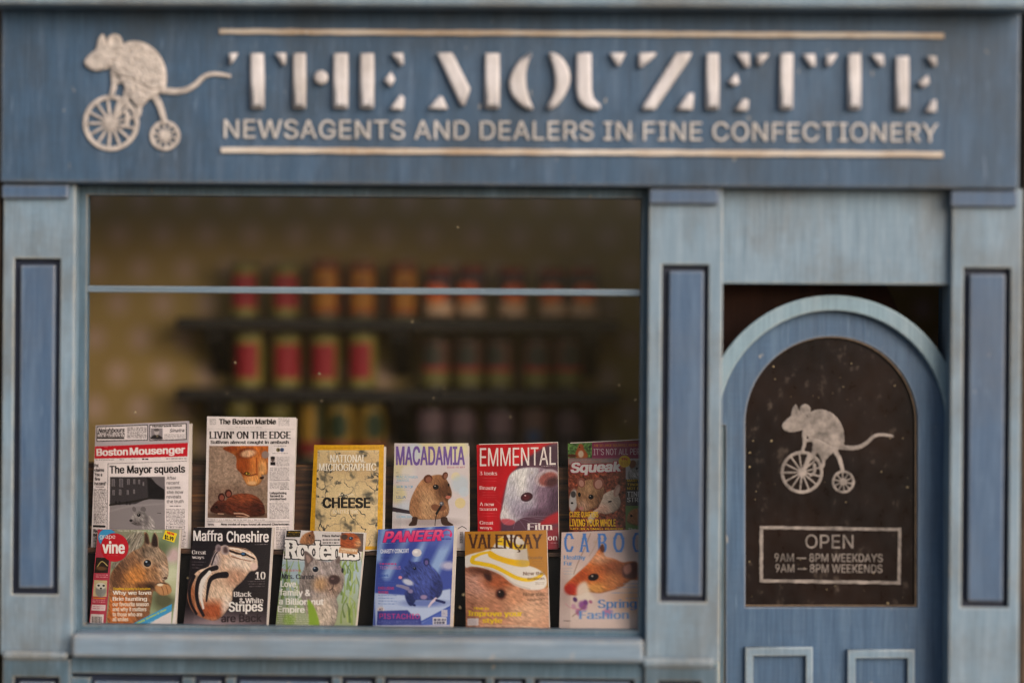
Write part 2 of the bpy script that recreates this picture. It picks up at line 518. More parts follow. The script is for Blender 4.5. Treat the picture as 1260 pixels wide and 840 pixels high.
class Art:
    def __init__(s, w, h, bgc):
        s.w, s.h = w, h
        s.im = np.empty((h, w, 3), np.float32)
        s.im[:] = hexc(bgc)
        s.Y, s.X = np.mgrid[0:h, 0:w].astype(np.float32) + .5
    def put(s, m, col, a=1.0):
        m = (np.clip(m, 0, 1) * a)[..., None]
        c = hexc(col) if isinstance(col, str) else col
        s.im += (c - s.im) * m
    def m_poly(s, pts, soft=0):
        P = np.array(pts, float)
        m = np.zeros((s.h, s.w), np.float32)
        x0, y0 = np.maximum(np.floor(P.min(0)).astype(int), 0)
        x1 = min(int(P[:, 0].max()) + 2, s.w); y1 = min(int(P[:, 1].max()) + 2, s.h)
        if x1 > x0 and y1 > y0:
            X, Y = s.X[y0:y1, x0:x1], s.Y[y0:y1, x0:x1]
            ins = np.zeros(X.shape, bool)
            n = len(P)
            for i in range(n):
                (xa, ya), (xb, yb) = P[i], P[(i + 1) % n]
                if ya == yb:
                    continue
                ins ^= ((ya > Y) != (yb > Y)) & (X < (xb - xa) * (Y - ya) / (yb - ya) + xa)
            m[y0:y1, x0:x1] = ins
        return blur(m, soft) if soft else m
    def m_blob(s, pts, soft=2):
        return s.m_poly(spline(pts), soft)
    def m_ell(s, cx, cy, rx, ry=None, ang=0, soft=0.08):
        ry = ry or rx
        c, sn = math.cos(math.radians(ang)), math.sin(math.radians(ang))
        u = ((s.X - cx) * c + (s.Y - cy) * sn) / rx
        v = (-(s.X - cx) * sn + (s.Y - cy) * c) / ry
        r = np.sqrt(u * u + v * v)
        return np.clip((1 - r) / max(soft, 1e-3) + .5, 0, 1)
    def m_line(s, pts, w0, w1=None, soft=1.5, smooth=True):
        P = spline(pts, False, 6) if smooth and len(pts) > 2 else np.array(pts, float)
        w1 = w0 if w1 is None else w1
        m = np.zeros((s.h, s.w), np.float32)
        n = len(P) - 1
        for i in range(n):
            (xa, ya), (xb, yb) = P[i], P[i + 1]
            w = (w0 + (w1 - w0) * i / n) / 2
            pad = w + soft + 1
            X0, X1 = int(max(0, min(xa, xb) - pad)), int(min(s.w, max(xa, xb) + pad + 1))
            Y0, Y1 = int(max(0, min(ya, yb) - pad)), int(min(s.h, max(ya, yb) + pad + 1))
            if X1 <= X0 or Y1 <= Y0:
                continue
            X, Y = s.X[Y0:Y1, X0:X1], s.Y[Y0:Y1, X0:X1]
            dx, dy = xb - xa, yb - ya
            t = np.clip(((X - xa) * dx + (Y - ya) * dy) / max(dx * dx + dy * dy, 1e-6), 0, 1)
            d = np.hypot(X - xa - t * dx, Y - ya - t * dy)
            v = np.clip((w - d) / max(soft, .1) + .5, 0, 1)
            m[Y0:Y1, X0:X1] = np.maximum(m[Y0:Y1, X0:X1], v)
        return m
    def rect(s, x0, y0, x1, y1, col, a=1):
        x0, x1, y0, y1 = [max(0, int(round(q))) for q in (x0, x1, y0, y1)]
        y1, x1 = max(y1, y0 + 1), max(x1, x0 + 1)
        q = s.im[y0:y1, x0:x1]
        q += (hexc(col).astype(np.float32) - q) * a
    def frame(s, x0, y0, x1, y1, w, col):
        s.rect(x0, y0, x1, y0 + w, col); s.rect(x0, y1 - w, x1, y1, col); s.rect(x0, y0, x0 + w, y1, col); s.rect(x1 - w, y0, x1, y1, col)
    def poly(s, pts, col, soft=0, a=1):
        s.put(s.m_poly(pts, soft), col, a)
    def blob(s, pts, col, soft=2, a=1):
        s.put(s.m_blob(pts, soft), col, a)
    def ell(s, cx, cy, rx, ry=None, col='#000000', ang=0, soft=0.08, a=1):
        s.put(s.m_ell(cx, cy, rx, ry, ang, soft), col, a)
    def line(s, pts, w, col, w1=None, soft=1.5, a=1):
        s.put(s.m_line(pts, w, w1, soft), col, a)
    def fur(s, m, amp=0.12, ang=60, ln=7, rnd=.30):
        """roundness and hair of a photographed animal"""
        h = blur(m, 16) * .7 + blur(m, 5) * .3
        gy, gx = np.gradient(h)
        lam = np.clip((-gx * .35 - gy * .9) * 14, -1, 1) * -1
        n = blur(streaks(s.h, s.w, ang, ln + 4), 2); n = .75 * n / n.std() + .4 * streaks(s.h, s.w, ang + 25, 3)
        k = 1 + m * (amp * n + rnd * lam - rnd * (1 - np.clip(h * 1.25, 0, 1)))
        s.im *= k[..., None]
        np.clip(s.im, 0, 1, out=s.im)
    def shade(s, m, cx, cy, rx, ry, col, a=.6, ang=0):
        s.put(m * s.m_ell(cx, cy, rx, ry, ang, 1.0), col, a)
    def mottle(s, m, amp, r):
        s.im *= (1 + (m * amp * cloud(s.h, s.w, r)))[..., None]
        np.clip(s.im, 0, 1, out=s.im)
    def m_text(s, txt, x0, x1, yt, yb, style='sans', slope=0.0, shear=0.0, spacing=1.0):
        tm, top, base = tmask(txt, style, spacing)
        u = (s.X - x0 + shear * (s.Y - yb)) / (x1 - x0) * tm.shape[1]
        yy = s.Y - slope * (s.X - x0)
        v = top + (yy - yt) / (yb - yt) * (base - top)
        ui, vi = u - .5, v - .5
        u0, v0 = np.floor(ui).astype(int), np.floor(vi).astype(int)
        ok = (u0 >= 0) & (u0 < tm.shape[1] - 1) & (v0 >= 0) & (v0 < tm.shape[0] - 1)
        out = np.zeros((s.h, s.w), np.float32)
        a, b = u0[ok], v0[ok]
        fx, fy = (ui[ok] - a), (vi[ok] - b)
        out[ok] = (tm[b, a] * (1 - fx) + tm[b, a + 1] * fx) * (1 - fy) + (tm[b + 1, a] * (1 - fx) + tm[b + 1, a + 1] * fx) * fy
        return out
    def text(s, txt, x0, x1, yt, yb, col, style='sans', a=1, **k):
        s.put(s.m_text(txt, x0, x1, yt, yb, style, **k), col, a)
    def body(s, x0, y0, x1, y1, rows, col, a=.75, fill=.45, seed=0):
        """columns of print too small to read"""
        r = random.Random(seed + int(x0 * 7 + y0))
        st = (y1 - y0) / rows
        for i in range(rows):
            y = y0 + i * st
            x = x0
            while x < x1 - 3:
                w = r.uniform(6, 26)
                xe = min(x + w, x1)
                s.rect(x, y + st * .2, xe, y + st * (.2 + fill), col, a * r.uniform(.5, 1))
                x = xe + r.uniform(3, 6)
            
# ------------------------------------------------------------------ the twelve printed covers
def art_mouse_news():
    A = Art(840, 990, '#ece1e6')
    A.mottle(1, .02, 20)
    A.poly([(70, 95), (720, 66), (712, 225), (60, 245)], '#b9afb8')
    A.poly([(80, 108), (435, 95), (435, 203), (78, 212)], '#2a2628'); A.poly([(85, 114), (430, 101), (430, 198), (83, 206)], '#ece1e6')
    A.text('Neighbours', 88, 272, 122, 152, '#221d20', 'bold', slope=-.03, shear=.2)
    A.body(86, 150, 275, 178, 2, '#221d20', .9, .7); A.rect(84, 180, 272, 193, '#2a2426')
    A.body(292, 112, 424, 190, 8, '#3a3438', .9, .5)
    A.poly([(446, 95), (700, 86), (700, 200), (446, 207)], '#2a2628'); A.poly([(451, 101), (694, 92), (694, 195), (451, 201)], '#ece1e6')
    A.text('Herald book bonus', 466, 668, 102, 113, '#1a1618', 'heavy', slope=-.03)
    A.rect(456, 120, 536, 194, '#8d858c'); A.blob([(456, 194), (468, 172), (490, 165), (515, 170), (536, 194)], '#2c282c'); A.ell(495, 146, 17, 22, '#b9aeb2'); A.ell(495, 132, 18, 10, '#4a4448', a=.8)
    A.text('Sinatra', 582, 680, 126, 148, '#1a1618', 'med', slope=-.03, shear=.25)
    A.body(545, 160, 690, 192, 5, '#6a6468', .8)
    A.poly([(66, 246), (708, 221), (704, 314), (64, 330)], '#c41c2b')
    A.text('The', 130, 156, 246, 254, '#e8dfe0', 'sans', slope=-.03)
    A.text('Boston', 76, 300, 263, 310, '#efe6e8', 'heavy', slope=-.03); A.text('Mousenger', 308, 690, 255, 303, '#efe6e8', 'heavy', slope=-.03)
    A.body(68, 334, 200, 344, 1, '#3a3438'); A.body(240, 331, 276, 341, 1, '#2a2428'); A.body(320, 329, 370, 339, 1, '#5a5458'); A.body(396, 326, 440, 338, 1, '#2a2428', 1, .7); A.body(560, 325, 702, 335, 1, '#3a3438')
    for i, t in enumerate(['Pol', 'claims', 'You a', 'fire', "hazard'"]):
        A.text(t, 62, (92, 132, 118, 102, 146)[i], 366 + i * 31, 388 + i * 31, '#1d181b', 'bold')
    A.line([(72, 524), (130, 524)], 4, '#3a3438'); A.body(56, 535, 150, 782, 26, '#3c363a', .8, .5); A.body(52, 812, 146, 985, 17, '#3c363a', .8)
    A.rect(50, 788, 142, 803, '#1d181b'); A.text('Rag and', 52, 140, 818, 836, '#1d181b', 'bold'); A.text('bone to', 52, 140, 846, 862, '#1d181b', 'bold')
    A.line([(159, 364), (150, 985)], 4, '#6a6468'); A.line([(159, 364), (700, 346)], 3, '#6a6468')
    A.text('The Mayor squeals', 168, 690, 380, 430, '#141013', 'bold', slope=-.012)
    A.poly([(174, 456), (550, 455), (552, 860), (168, 860)], '#8b8388')
    A.poly([(174, 456), (550, 455), (550, 600), (440, 600), (350, 640), (172, 650)], '#3b363a', 2)
    A.poly([(430, 455), (550, 520), (550, 610), (440, 605)], '#1d1a1c', 3)
    A.poly([(455, 455), (550, 455), (550, 545), (490, 500)], '#6d666b', 2)
    for x, y, w, h in ((185, 470, 22, 50), (238, 466, 26, 60), (292, 468, 18, 40), (335, 470, 14, 34), (370, 472, 12, 32), (190, 545, 16, 36), (236, 540, 16, 40), (290, 545, 14, 32), (335, 540, 12, 30), (400, 490, 10, 26)):
        A.rect(x, y, x + w, y + h, '#8f878c', .85); A.rect(x + 4, y + 4, x + w - 4, y + h, '#565056', .8)
    A.line([(172, 648), (340, 622), (450, 600)], 12, '#26221f'); A.line([(180, 690), (320, 655), (540, 640)], 10, '#a39ba0', soft=12, a=.6)
    for x in (215, 240, 290, 312):
        A.ell(x, 634, 6, 14, '#1c191b')
    A.ell(342, 676, 13, 18, '#6b6467', -20); A.ell(404, 678, 19, 19, '#6b6467', 15)
    m = np.maximum(A.m_blob([(400, 860), (400, 760), (430, 722), (472, 745), (492, 860)], 3), A.m_blob([(314, 756), (328, 722), (352, 694), (396, 690), (428, 716), (436, 752), (392, 788), (335, 780)], 3))
    A.put(m, '#979091'); A.shade(m, 460, 800, 50, 70, '#a8a0a2', .8); A.shade(m, 350, 775, 50, 26, '#5a5356', .8); A.shade(m, 380, 700, 40, 14, '#6a6365', .8); A.shade(m, 425, 745, 16, 50, '#655e61', .7); A.fur(m, .12, 50, 5)
    A.ell(374, 716, 12, 11, '#0e0c0e'); A.ell(371, 712, 4, 3, '#b0a8ac'); A.ell(320, 754, 11, 8, '#1f1a1d'); A.line([(330, 770), (345, 778), (362, 774)], 4, '#3a3437')
    for i, t in enumerate(['After', 'recent', 'success', 'she now', 'reveals', 'the truth']):
        A.text(t, 564, (628, 650, 658, 676, 662, 678)[i], 452 + i * 32, 474 + i * 32, '#2a2428', 'sans')
    A.body(585, 650, 660, 664, 1, '#2a2428'); A.body(560, 674, 686, 785, 12, '#3c363a', .8, .45); A.frame(560, 790, 686, 815, 3, '#5a5458'); A.body(570, 798, 676, 810, 1, '#2a2428'); A.body(560, 822, 690, 985, 17, '#3c363a', .8)
    A.line([(500, 702), (525, 704)], 3, '#3a3438')
    return A

def art_cat_news():
    A = Art(788, 935, '#ece1e4')
    A.mottle(1, .02, 20)
    A.text('The Boston Marble', 156, 525, 80, 113, '#17120f', 'black')
    A.frame(96, 80, 136, 116, 2, '#a89ea0'); A.body(98, 82, 134, 116, 5, '#6a6466', .7); A.body(540, 74, 610, 126, 7, '#6a6466', .7); A.body(265, 130, 436, 138, 1, '#6a6466', .7); A.line([(85, 144), (640, 146)], 1.5, '#a89ea0')
    A.text("LIVIN' ON THE EDGE", 92, 620, 160, 206, '#1b1618', 'didone'); A.text('Sullivan almost caught in ambush', 100, 608, 219, 239, '#1d181a', 'slab')
    A.poly([(92, 253), (475, 253), (468, 718), (80, 718)], '#94796a')
    ph = A.m_poly([(92, 253), (475, 253), (468, 718), (80, 718)])
    A.shade(ph, 180, 420, 200, 160, '#a58b7a', .7); A.shade(ph, 280, 560, 260, 60, '#7a6052', .7); A.shade(ph, 420, 600, 120, 80, '#8f7866', .7); A.mottle(ph, .06, 5); A.mottle(ph, .05, 2)
    m = A.m_blob([(182, 272), (225, 256), (275, 250), (476, 250), (476, 390), (462, 436), (430, 440), (430, 480), (400, 506), (345, 506), (318, 470), (300, 430), (270, 395), (264, 320)], 2) * ph
    A.put(m, '#b4602c'); A.shade(m, 380, 470, 60, 50, '#dd9a58', .9); A.shade(m, 300, 380, 60, 60, '#8a3c18', .8); A.shade(m, 390, 360, 30, 80, '#d07c3c', .8); A.shade(m, 440, 400, 28, 60, '#e0a468', .9); A.shade(m, 225, 268, 50, 22, '#7a3018', .8)
    A.ell(335, 300, 62, 34, '#6d2e16', -8, .5); A.ell(345, 302, 48, 24, '#d9a884', -8, .6); A.fur(m, .10, 80, 8)
    A.line([(398, 330), (402, 440)], 8, '#8a3c18', soft=5, a=.8); A.line([(300, 425), (345, 445), (395, 435)], 9, '#5a2410', soft=4, a=.7)
    A.ell(340, 432, 20, 11, '#2a150c', 15); A.ell(342, 432, 14, 8, '#c4a03c', 15); A.ell(344, 432, 5, 7, '#120a06'); A.blob([(420, 455), (446, 452), (440, 466), (424, 466)], '#26120c'); A.ell(455, 310, 24, 24, '#8c8288', 0, .3, .8); A.ell(370, 492, 30, 12, '#e8b888', 0, .6, .8)
    A.put(A.m_ell(280, 700, 190, 20, 0, .9) * ph, '#3c261d', .8)
    m = np.maximum(A.m_blob([(205, 690), (190, 630), (225, 580), (300, 560), (380, 570), (430, 610), (452, 660), (440, 700), (330, 705)], 2), A.m_blob([(98, 668), (120, 630), (160, 600), (205, 610), (225, 660), (180, 690), (120, 684)], 2))
    A.put(m, '#5f2c1c'); A.shade(m, 330, 590, 100, 34, '#8a4428', .8); A.shade(m, 140, 660, 60, 40, '#341813', .8); A.shade(m, 400, 660, 50, 50, '#3a1a12', .7); A.fur(m, .16, 20, 6)
    for x, y in ((172, 584), (217, 560)):
        A.ell(x, y, 23, 27, '#3a1a14'); A.ell(x + 2, y + 3, 15, 18, '#84473a')
    A.ell(140, 648, 8, 8, '#0e0807'); A.line([(255, 688), (310, 690), (350, 706)], 9, '#c49a84'); A.line([(150, 690), (185, 692)], 8, '#b08a76'); A.line([(270, 706), (340, 712)], 7, '#b08a76')
    A.body(510, 250, 592, 260, 1, '#2a2428'); A.ell(538, 279, 13, 13, '#7c6f4c'); A.ell(563, 279, 13, 13, '#4c5f8c'); A.ell(540, 279, 6, 6, '#2a2824'); A.ell(562, 279, 6, 6, '#20283c'); A.body(500, 298, 600, 306, 1, '#2a2428')
    A.rect(486, 320, 521, 378, '#c8bcbc'); A.ell(503, 340, 12, 15, '#5a4a48'); A.ell(503, 330, 14, 9, '#1c1616'); A.rect(488, 358, 520, 378, '#1f191b')
    A.body(526, 322, 610, 384, 9, '#5c5558', .75); A.body(484, 392, 608, 470, 11, '#5c5558', .75); A.line([(484, 476), (610, 475)], 3, '#6a6466'); A.body(484, 486, 606, 532, 6, '#5c5558', .75); A.body(550, 530, 608, 538, 1, '#1c1618', 1)
    for i, t in enumerate(['Lollygathering', 'farewell to', 'promised land']):
        A.text(t, 484, (592, 572, 590)[i], 550 + i * 19, 564 + i * 19, '#1c1618', 'slab')
    A.body(520, 610, 575, 616, 1, '#4a4446'); A.body(482, 622, 608, 722, 14, '#5c5558', .75); A.body(80, 726, 452, 735, 1, '#3a3436', .8); A.line([(78, 742), (610, 742)], 3, '#5a5456')
    A.text('Sports', 80, 122, 754, 766, '#3a3436', 'slab'); A.text('New model of traps found all around Charlestown', 168, 610, 752, 765, '#1c1618', 'slab'); A.body(80, 780, 400, 925, 15, '#5c5558', .7); A.body(415, 775, 500, 925, 15, '#5c5558', .7); A.body(525, 775, 605, 925, 15, '#5c5558', .7)
    return A

def art_cheese():
    A = Art(711, 915, '#dba41c')
    A.mottle(1, .03, 6)
    q = [(104, 118), (592, 118), (575, 880), (74, 880)]
    m = A.m_poly(q); A.put(m, '#dcc296')
    A.shade(m, 420, 260, 260, 140, '#bd9c70', .6); A.shade(m, 320, 430, 130, 110, '#dcc498', .7); A.shade(m, 400, 700, 200, 80, '#dcc090', .7)
    n1, n2 = cloud(A.h, A.w, 22), cloud(A.h, A.w, 9)
    v = np.clip(1.0 - np.abs(n1 + .25 * n2) * 3.0, 0, 1) * np.clip(cloud(A.h, A.w, 30) * .6 + .55, 0, 1)
    A.put(m * v, '#6d675f', .85); A.put(m * np.clip(v - .4, 0, 1) * 2, '#2c2d2c', .9); A.mottle(m, .03, 2)
    for x, y, r in ((155, 335, 30), (450, 130, 26), (475, 160, 18), (575, 235, 24), (560, 365, 20), (375, 315, 22), (520, 490, 40), (350, 715, 34), (120, 640, 36), (545, 680, 24), (90, 380, 16), (265, 380, 14), (395, 690, 24)):
        A.put(m * np.clip(A.m_ell(x, y, r * 1.3, r * .7, rng.uniform(-60, 60), 1.3) + .35 * n2 * A.m_ell(x, y, r * 1.6, r, 0, 1), 0, 1), '#4a4842', .8)
    A.body(120, 96, 590, 107, 1, '#8a5a10', .6); A.body(112, 124, 400, 132, 1, '#e8dcc8', .5); A.body(520, 124, 590, 132, 1, '#e8dcc8', .5)
    for dx, c, a in ((3, '#4a3a24', .35), (0, '#f1e9df', 1)):
        A.text('NATIONAL', 203 + dx, 490 + dx, 156 + dx, 214 + dx, c, 'didone', a=a); A.text('MICROGRAPHIC', 112 + dx, 572 + dx, 224 + dx, 281 + dx, c, 'didone', a=a)
    A.text('So much', 276, 390, 460, 480, '#efe6da', 'sans'); A.text('CHEESE', 143, 525, 497, 574, '#221d18', 'heavy'); A.text('SO LITTLE TIME', 225, 428, 594, 618, '#efe6da', 'med')
    return A

def art_gerbil():
    A = Art(711, 910, '#d6cace')
    for x, y, r, c in ((340, 110, 110, '#dccf9a'), (120, 260, 90, '#dccfa2'), (180, 300, 60, '#e0d8da'), (560, 110, 90, '#e2dca8'), (90, 470, 70, '#d8cc9a'), (590, 540, 42, '#dfc98a'), (555, 330, 36, '#e2d4a8'), (590, 390, 70, '#b9c8d8'), (230, 130, 70, '#c4cfe0'), (150, 620, 90, '#c4cede'), (620, 450, 40, '#c0cede')):
        A.ell(x, y, r, r, c, soft=.5 if r > 45 else .12, a=.75)
    A.poly([(50, 640), (711, 600), (711, 910), (50, 910)], '#dcd2d6', 30, .8)
    A.text('MACADAMIA', 78, 628, 92, 235, '#7458a2', 'bold'); A.text('ISSUE 48 MAY', 486, 628, 248, 262, '#a84a6a', 'med', spacing=1.2)
    for y, t, w, c in ((330, 'MACADAMIA', 255, '#86b4d8'), (357, 'AWARDS', 185, '#86b4d8'), (408, 'BACK ON TOP', 215, '#5f9bd0'), (490, 'LILJA', 158, '#3f66a8'), (645, 'COMEBACK', 240, '#78b0d8')):
        A.text(t, 84, w, y - 8, y + 12, c, 'med'); A.line([(80, y - 32), (98, y - 32)], 3, '#5a5a70')
    for y in (310, 432, 516, 580, 620):
        A.body(86, y, 190, y + 10, 1, '#8a9ab8', .6)
    A.line([(56, 590), (120, 600), (196, 612)], 34, '#3b3038', 26, 4)
    A.put(A.m_ell(340, 690, 220, 34, 0, 1), '#8a7a7c', .6)
    m = A.m_blob([(192, 620), (190, 545), (215, 470), (258, 390), (308, 340), (395, 316), (452, 322), (492, 372), (520, 445), (518, 490), (492, 520), (502, 590), (484, 640), (430, 664), (330, 668), (250, 664)], 3)
    A.put(m, '#ab7a56'); A.shade(m, 330, 560, 120, 120, '#c39a74', .8); A.shade(m, 465, 430, 75, 110, '#5c3823', .95, -10); A.shade(m, 230, 560, 50, 120, '#8a5c3e', .6); A.shade(m, 390, 360, 70, 50, '#9a6a48', .8); A.shade(m, 450, 640, 60, 40, '#8a5c40', .7)
    A.fur(m, .11, 65, 8)
    A.ell(335, 346, 36, 32, '#5f3424', -25); A.ell(340, 352, 24, 22, '#8f5844', -25); A.ell(470, 322, 22, 30, '#5f3424', 20); A.ell(474, 324, 13, 20, '#8d5a48', 20)
    A.ell(397, 411, 22, 21, '#0f0a08'); A.ell(391, 403, 6, 5, '#b8a8a0'); A.ell(498, 395, 7, 12, '#120c0a'); A.ell(494, 492, 20, 13, '#b86a58'); A.ell(502, 470, 14, 10, '#40241a')
    A.blob([(360, 560), (390, 545), (430, 560), (465, 555), (480, 580), (455, 600), (400, 602), (370, 590)], '#7c4e36', 3)
    A.line([(402, 622), (440, 560)], 17, '#15100f'); A.ell(443, 544, 18, 17, '#55525a'); A.ell(440, 540, 8, 7, '#a8a4ac'); A.line([(404, 622), (394, 670), (390, 716)], 5, '#2a2020')
    A.blob([(182, 716), (205, 680), (212, 650), (250, 652), (248, 690), (238, 714)], '#3c251c'); A.blob([(438, 655), (482, 652), (496, 684), (536, 712), (500, 718), (448, 708)], '#3c251c')
    A.line([(570, 745), (605, 725), (640, 745)], 5, '#3a3438'); A.rect(585, 765, 612, 860, '#bdb2b6'); A.body(588, 768, 610, 856, 7, '#3a3438', 1, .6)
    return A

def art_white_mouse():
    A = Art(711, 920, '#c01620')
    A.mottle(1, .05, 30)
    A.poly([(700, 60), (640, 66), (560, 110), (400, 210), (300, 330), (262, 450), (240, 560), (225, 920), (711, 920)], '#5b3a4c', 10)
    A.poly([(420, 200), (600, 90), (711, 80), (711, 260), (560, 240)], '#4a2c40', 14)
    m = A.m_blob([(300, 330), (340, 285), (400, 262), (480, 255), (560, 262), (640, 290), (720, 330), (720, 600), (600, 640), (480, 640), (400, 656), (335, 697), (262, 692), (230, 655), (248, 570), (274, 430)], 5)
    A.put(m, '#c6c0ca'); A.shade(m, 370, 350, 110, 120, '#e6e2e4', .9); A.shade(m, 262, 620, 50, 60, '#e0d8dc', .7); A.shade(m, 320, 470, 50, 120, '#b2aec2', .5); A.shade(m, 460, 610, 120, 60, '#8a7890', .9); A.shade(m, 490, 400, 50, 110, '#a298ac', .7); A.shade(m, 400, 560, 90, 60, '#a99fb4', .7)
    A.put(m * np.clip((A.X - 525) / 22, 0, 1), '#7c6076', .85); A.shade(m, 690, 560, 140, 190, '#4a3046', .95); A.shade(m, 560, 470, 60, 120, '#8c7088', .7); A.shade(m, 560, 640, 120, 50, '#54384c', .9)
    A.ell(598, 340, 96, 66, '#b8a6b0', -22, .18); A.ell(610, 348, 76, 50, '#96504c', -22, .35); A.ell(640, 372, 54, 36, '#4a2026', -22, .8)
    A.fur(m, .09, 105, 9, .10)
    A.ell(440, 490, 48, 35, '#3a1420', -15, .2); A.ell(438, 492, 30, 20, '#561420', -15, .5); A.ell(428, 478, 9, 6, '#c8a0a8')
    A.blob([(238, 668), (300, 665), (350, 685), (320, 712), (262, 706)], '#c05460', 5)
    for dx, dy in ((-80, 60), (-20, 90), (60, 100), (140, 70), (180, 20)):
        A.line([(360, 650), (360 + dx * .6, 640 + dy * .5), (360 + dx * 1.3, 650 + dy)], 2.5, '#b8a8c4', a=.5)
    A.line([(190, 510), (250, 560), (300, 600)], 2.5, '#e0a0a0', a=.5)
    A.poly([(711, 595), (600, 650), (520, 720), (711, 700)], '#b01a26', 10); A.poly([(711, 720), (560, 760), (540, 920), (711, 920)], '#8d2434', 20)
    A.put(A.m_text('EMMENTAL', 66, 672, 103, 247, 'med', slope=-.018), '#efe3e2'); A.body(555, 244, 672, 252, 1, '#e8d8d8', .9)
    for t, y, w, yb in (('3 looks', 288, 207, 317), ('Beauty', 404, 201, 433), ('A new', 534, 184, 561), ('season', 572, 207, 599), ('Great', 681, 178, 709), ('ways', 722, 168, 746)):
        A.text(t, 64, w, y, yb, '#f1dcda', 'didone')
    for y in (335, 360, 450, 470, 490, 615, 638):
        A.body(90, y, 200, y + 10, 1, '#e89a98', .5)
    A.text('Film', 442, 648, 698, 752, '#eadfe0', 'didone'); A.text('on', 606, 686, 792, 834, '#eadfe0', 'didone'); A.body(630, 850, 690, 862, 1, '#eadfe0', .8)
    return A

def art_two_mice():
    A = Art(760, 915, '#8a4430')
    A.mottle(1, .18, 8); A.mottle(1, .12, 3)
    A.poly([(55, 60), (760, 45), (760, 182), (55, 188)], '#98345e'); A.poly([(55, 62), (248, 58), (248, 182), (55, 184)], '#5c8244')
    A.mottle(A.m_poly([(55, 62), (248, 58), (248, 182), (55, 184)]), .2, 5)
    m = A.m_blob([(130, 110), (150, 70), (178, 80), (185, 110), (212, 150), (205, 180), (125, 180), (115, 150)], 3); A.put(m, '#b4582c'); A.ell(160, 150, 22, 28, '#e8cbb0', 0, .4); A.ell(150, 96, 5, 5, '#140c08'); A.ell(85, 165, 40, 14, '#5a2c1c', 0, .5)
    A.text('ARE SO LARGE SQUIRRELS, WEIGH THEM TWICE', 262, 745, 72, 92, '#f0b030', 'med', slope=-.01); A.text("IT'S NOT ALL PERFECT", 260, 735, 108, 158, '#ecdfe4', 'med', slope=-.01)
    A.poly([(60, 186), (520, 182), (520, 215), (60, 235)], '#a89ca0', 6, .8)
    mt = A.m_text('Squeak', 76, 474, 222, 296, 'bold', slope=-.03, shear=.15)
    A.put(dil(mt, 7, 7), '#b02a44'); A.put(dil(mt, 2, 2), '#f4eef0'); A.body(160, 204, 320, 214, 1, '#d0604c', .9)
    A.poly([(515, 186), (760, 180), (760, 345), (515, 350)], '#c8c0c4'); m = A.m_blob([(545, 345), (560, 250), (620, 200), (700, 230), (740, 345)], 4); A.put(m, '#8c8688'); A.shade(m, 600, 310, 50, 40, '#c8c4c8', .8); A.fur(m, .15, 60, 6); A.ell(605, 265, 8, 8, '#141012'); A.ell(570, 230, 26, 32, '#7a4a3c', 20, .3)
    A.rect(515, 350, 760, 440, '#4a3a2c'); A.rect(515, 440, 760, 560, '#5a5250')
    for t, y in (('MARTY THE', 350), ('TINDER IS', 382), ('NOT EASY', 412)):
        A.text(t, 526, 690, y, y + 20, '#e8b828', 'bold')
    A.text('TINDER', 526, 700, 448, 486, '#ece4e4', 'bold'); A.text('STRIFE', 526, 690, 494, 530, '#ece4e4', 'bold')
    A.rect(515, 560, 760, 915, '#7c9a58'); m = A.m_blob([(530, 690), (545, 610), (610, 580), (700, 600), (730, 700), (640, 720)], 5); A.put(m, '#c48458'); A.ell(560, 640, 9, 9, '#140c08'); A.fur(m, .12, 40, 6); A.text('The', 530, 600, 735, 760, '#f0e8e0', 'didone')
    A.ell(507, 208, 47, 47, '#ecc028'); A.text('99c', 482, 532, 180, 198, '#c42a2c', 'heavy'); A.body(474, 206, 540, 244, 4, '#a8521c', .9)
    m = A.m_blob([(300, 570), (325, 490), (370, 450), (430, 435), (465, 490), (476, 545), (440, 600), (360, 625), (300, 620), (240, 700), (215, 660), (260, 600)], 3); A.put(m, '#dcc4b4'); A.shade(m, 330, 590, 60, 40, '#e0a894', .7); A.shade(m, 440, 560, 40, 60, '#b8a090', .6); A.fur(m, .08, 40, 6)
    A.ell(446, 440, 24, 52, '#c49486', 18, .2); A.ell(450, 445, 13, 38, '#dcb4a6', 18, .4); A.ell(390, 526, 15, 7, '#2a1614', -10)
    A.ell(100, 520, 34, 90, '#cfc8c8', 5, .3); A.ell(100, 470, 20, 26, '#2c2628', 0, .4, .8); A.ell(90, 540, 10, 8, '#2a2224')
    m = A.m_blob([(122, 500), (132, 420), (165, 372), (250, 350), (330, 390), (342, 455), (305, 550), (240, 590), (180, 606), (140, 580)], 3); A.put(m, '#a87a58'); A.shade(m, 240, 420, 70, 50, '#c0946c', .8); A.shade(m, 170, 560, 50, 40, '#caa088', .8); A.shade(m, 310, 500, 30, 60, '#7a5038', .7); A.fur(m, .12, 70, 7)
    A.ell(162, 378, 32, 38, '#9a5a4c', -15); A.ell(164, 382, 20, 26, '#cf9484', -15); A.ell(300, 382, 44, 50, '#9a5a4c', 15); A.ell(300, 388, 30, 36, '#d39a8a', 15)
    A.ell(148, 472, 11, 17, '#0c0807'); A.ell(240, 490, 20, 19, '#0c0807'); A.ell(234, 483, 5, 5, '#c8b8b0'); A.ell(163, 580, 17, 12, '#d48c84')
    A.im *= .84  # print darkened as a whole to stand in for shade at the window's right
    A.text('CLOSE QUARTERS', 70, 298, 608, 650, '#eebe22', 'bold'); A.text('LIVING YOUR WHOLE', 70, 438, 668, 722, '#eebe22', 'bold'); A.text('LIFE IN A SMALL BURROW', 78, 496, 736, 750, '#eebe22', 'bold')
    return A
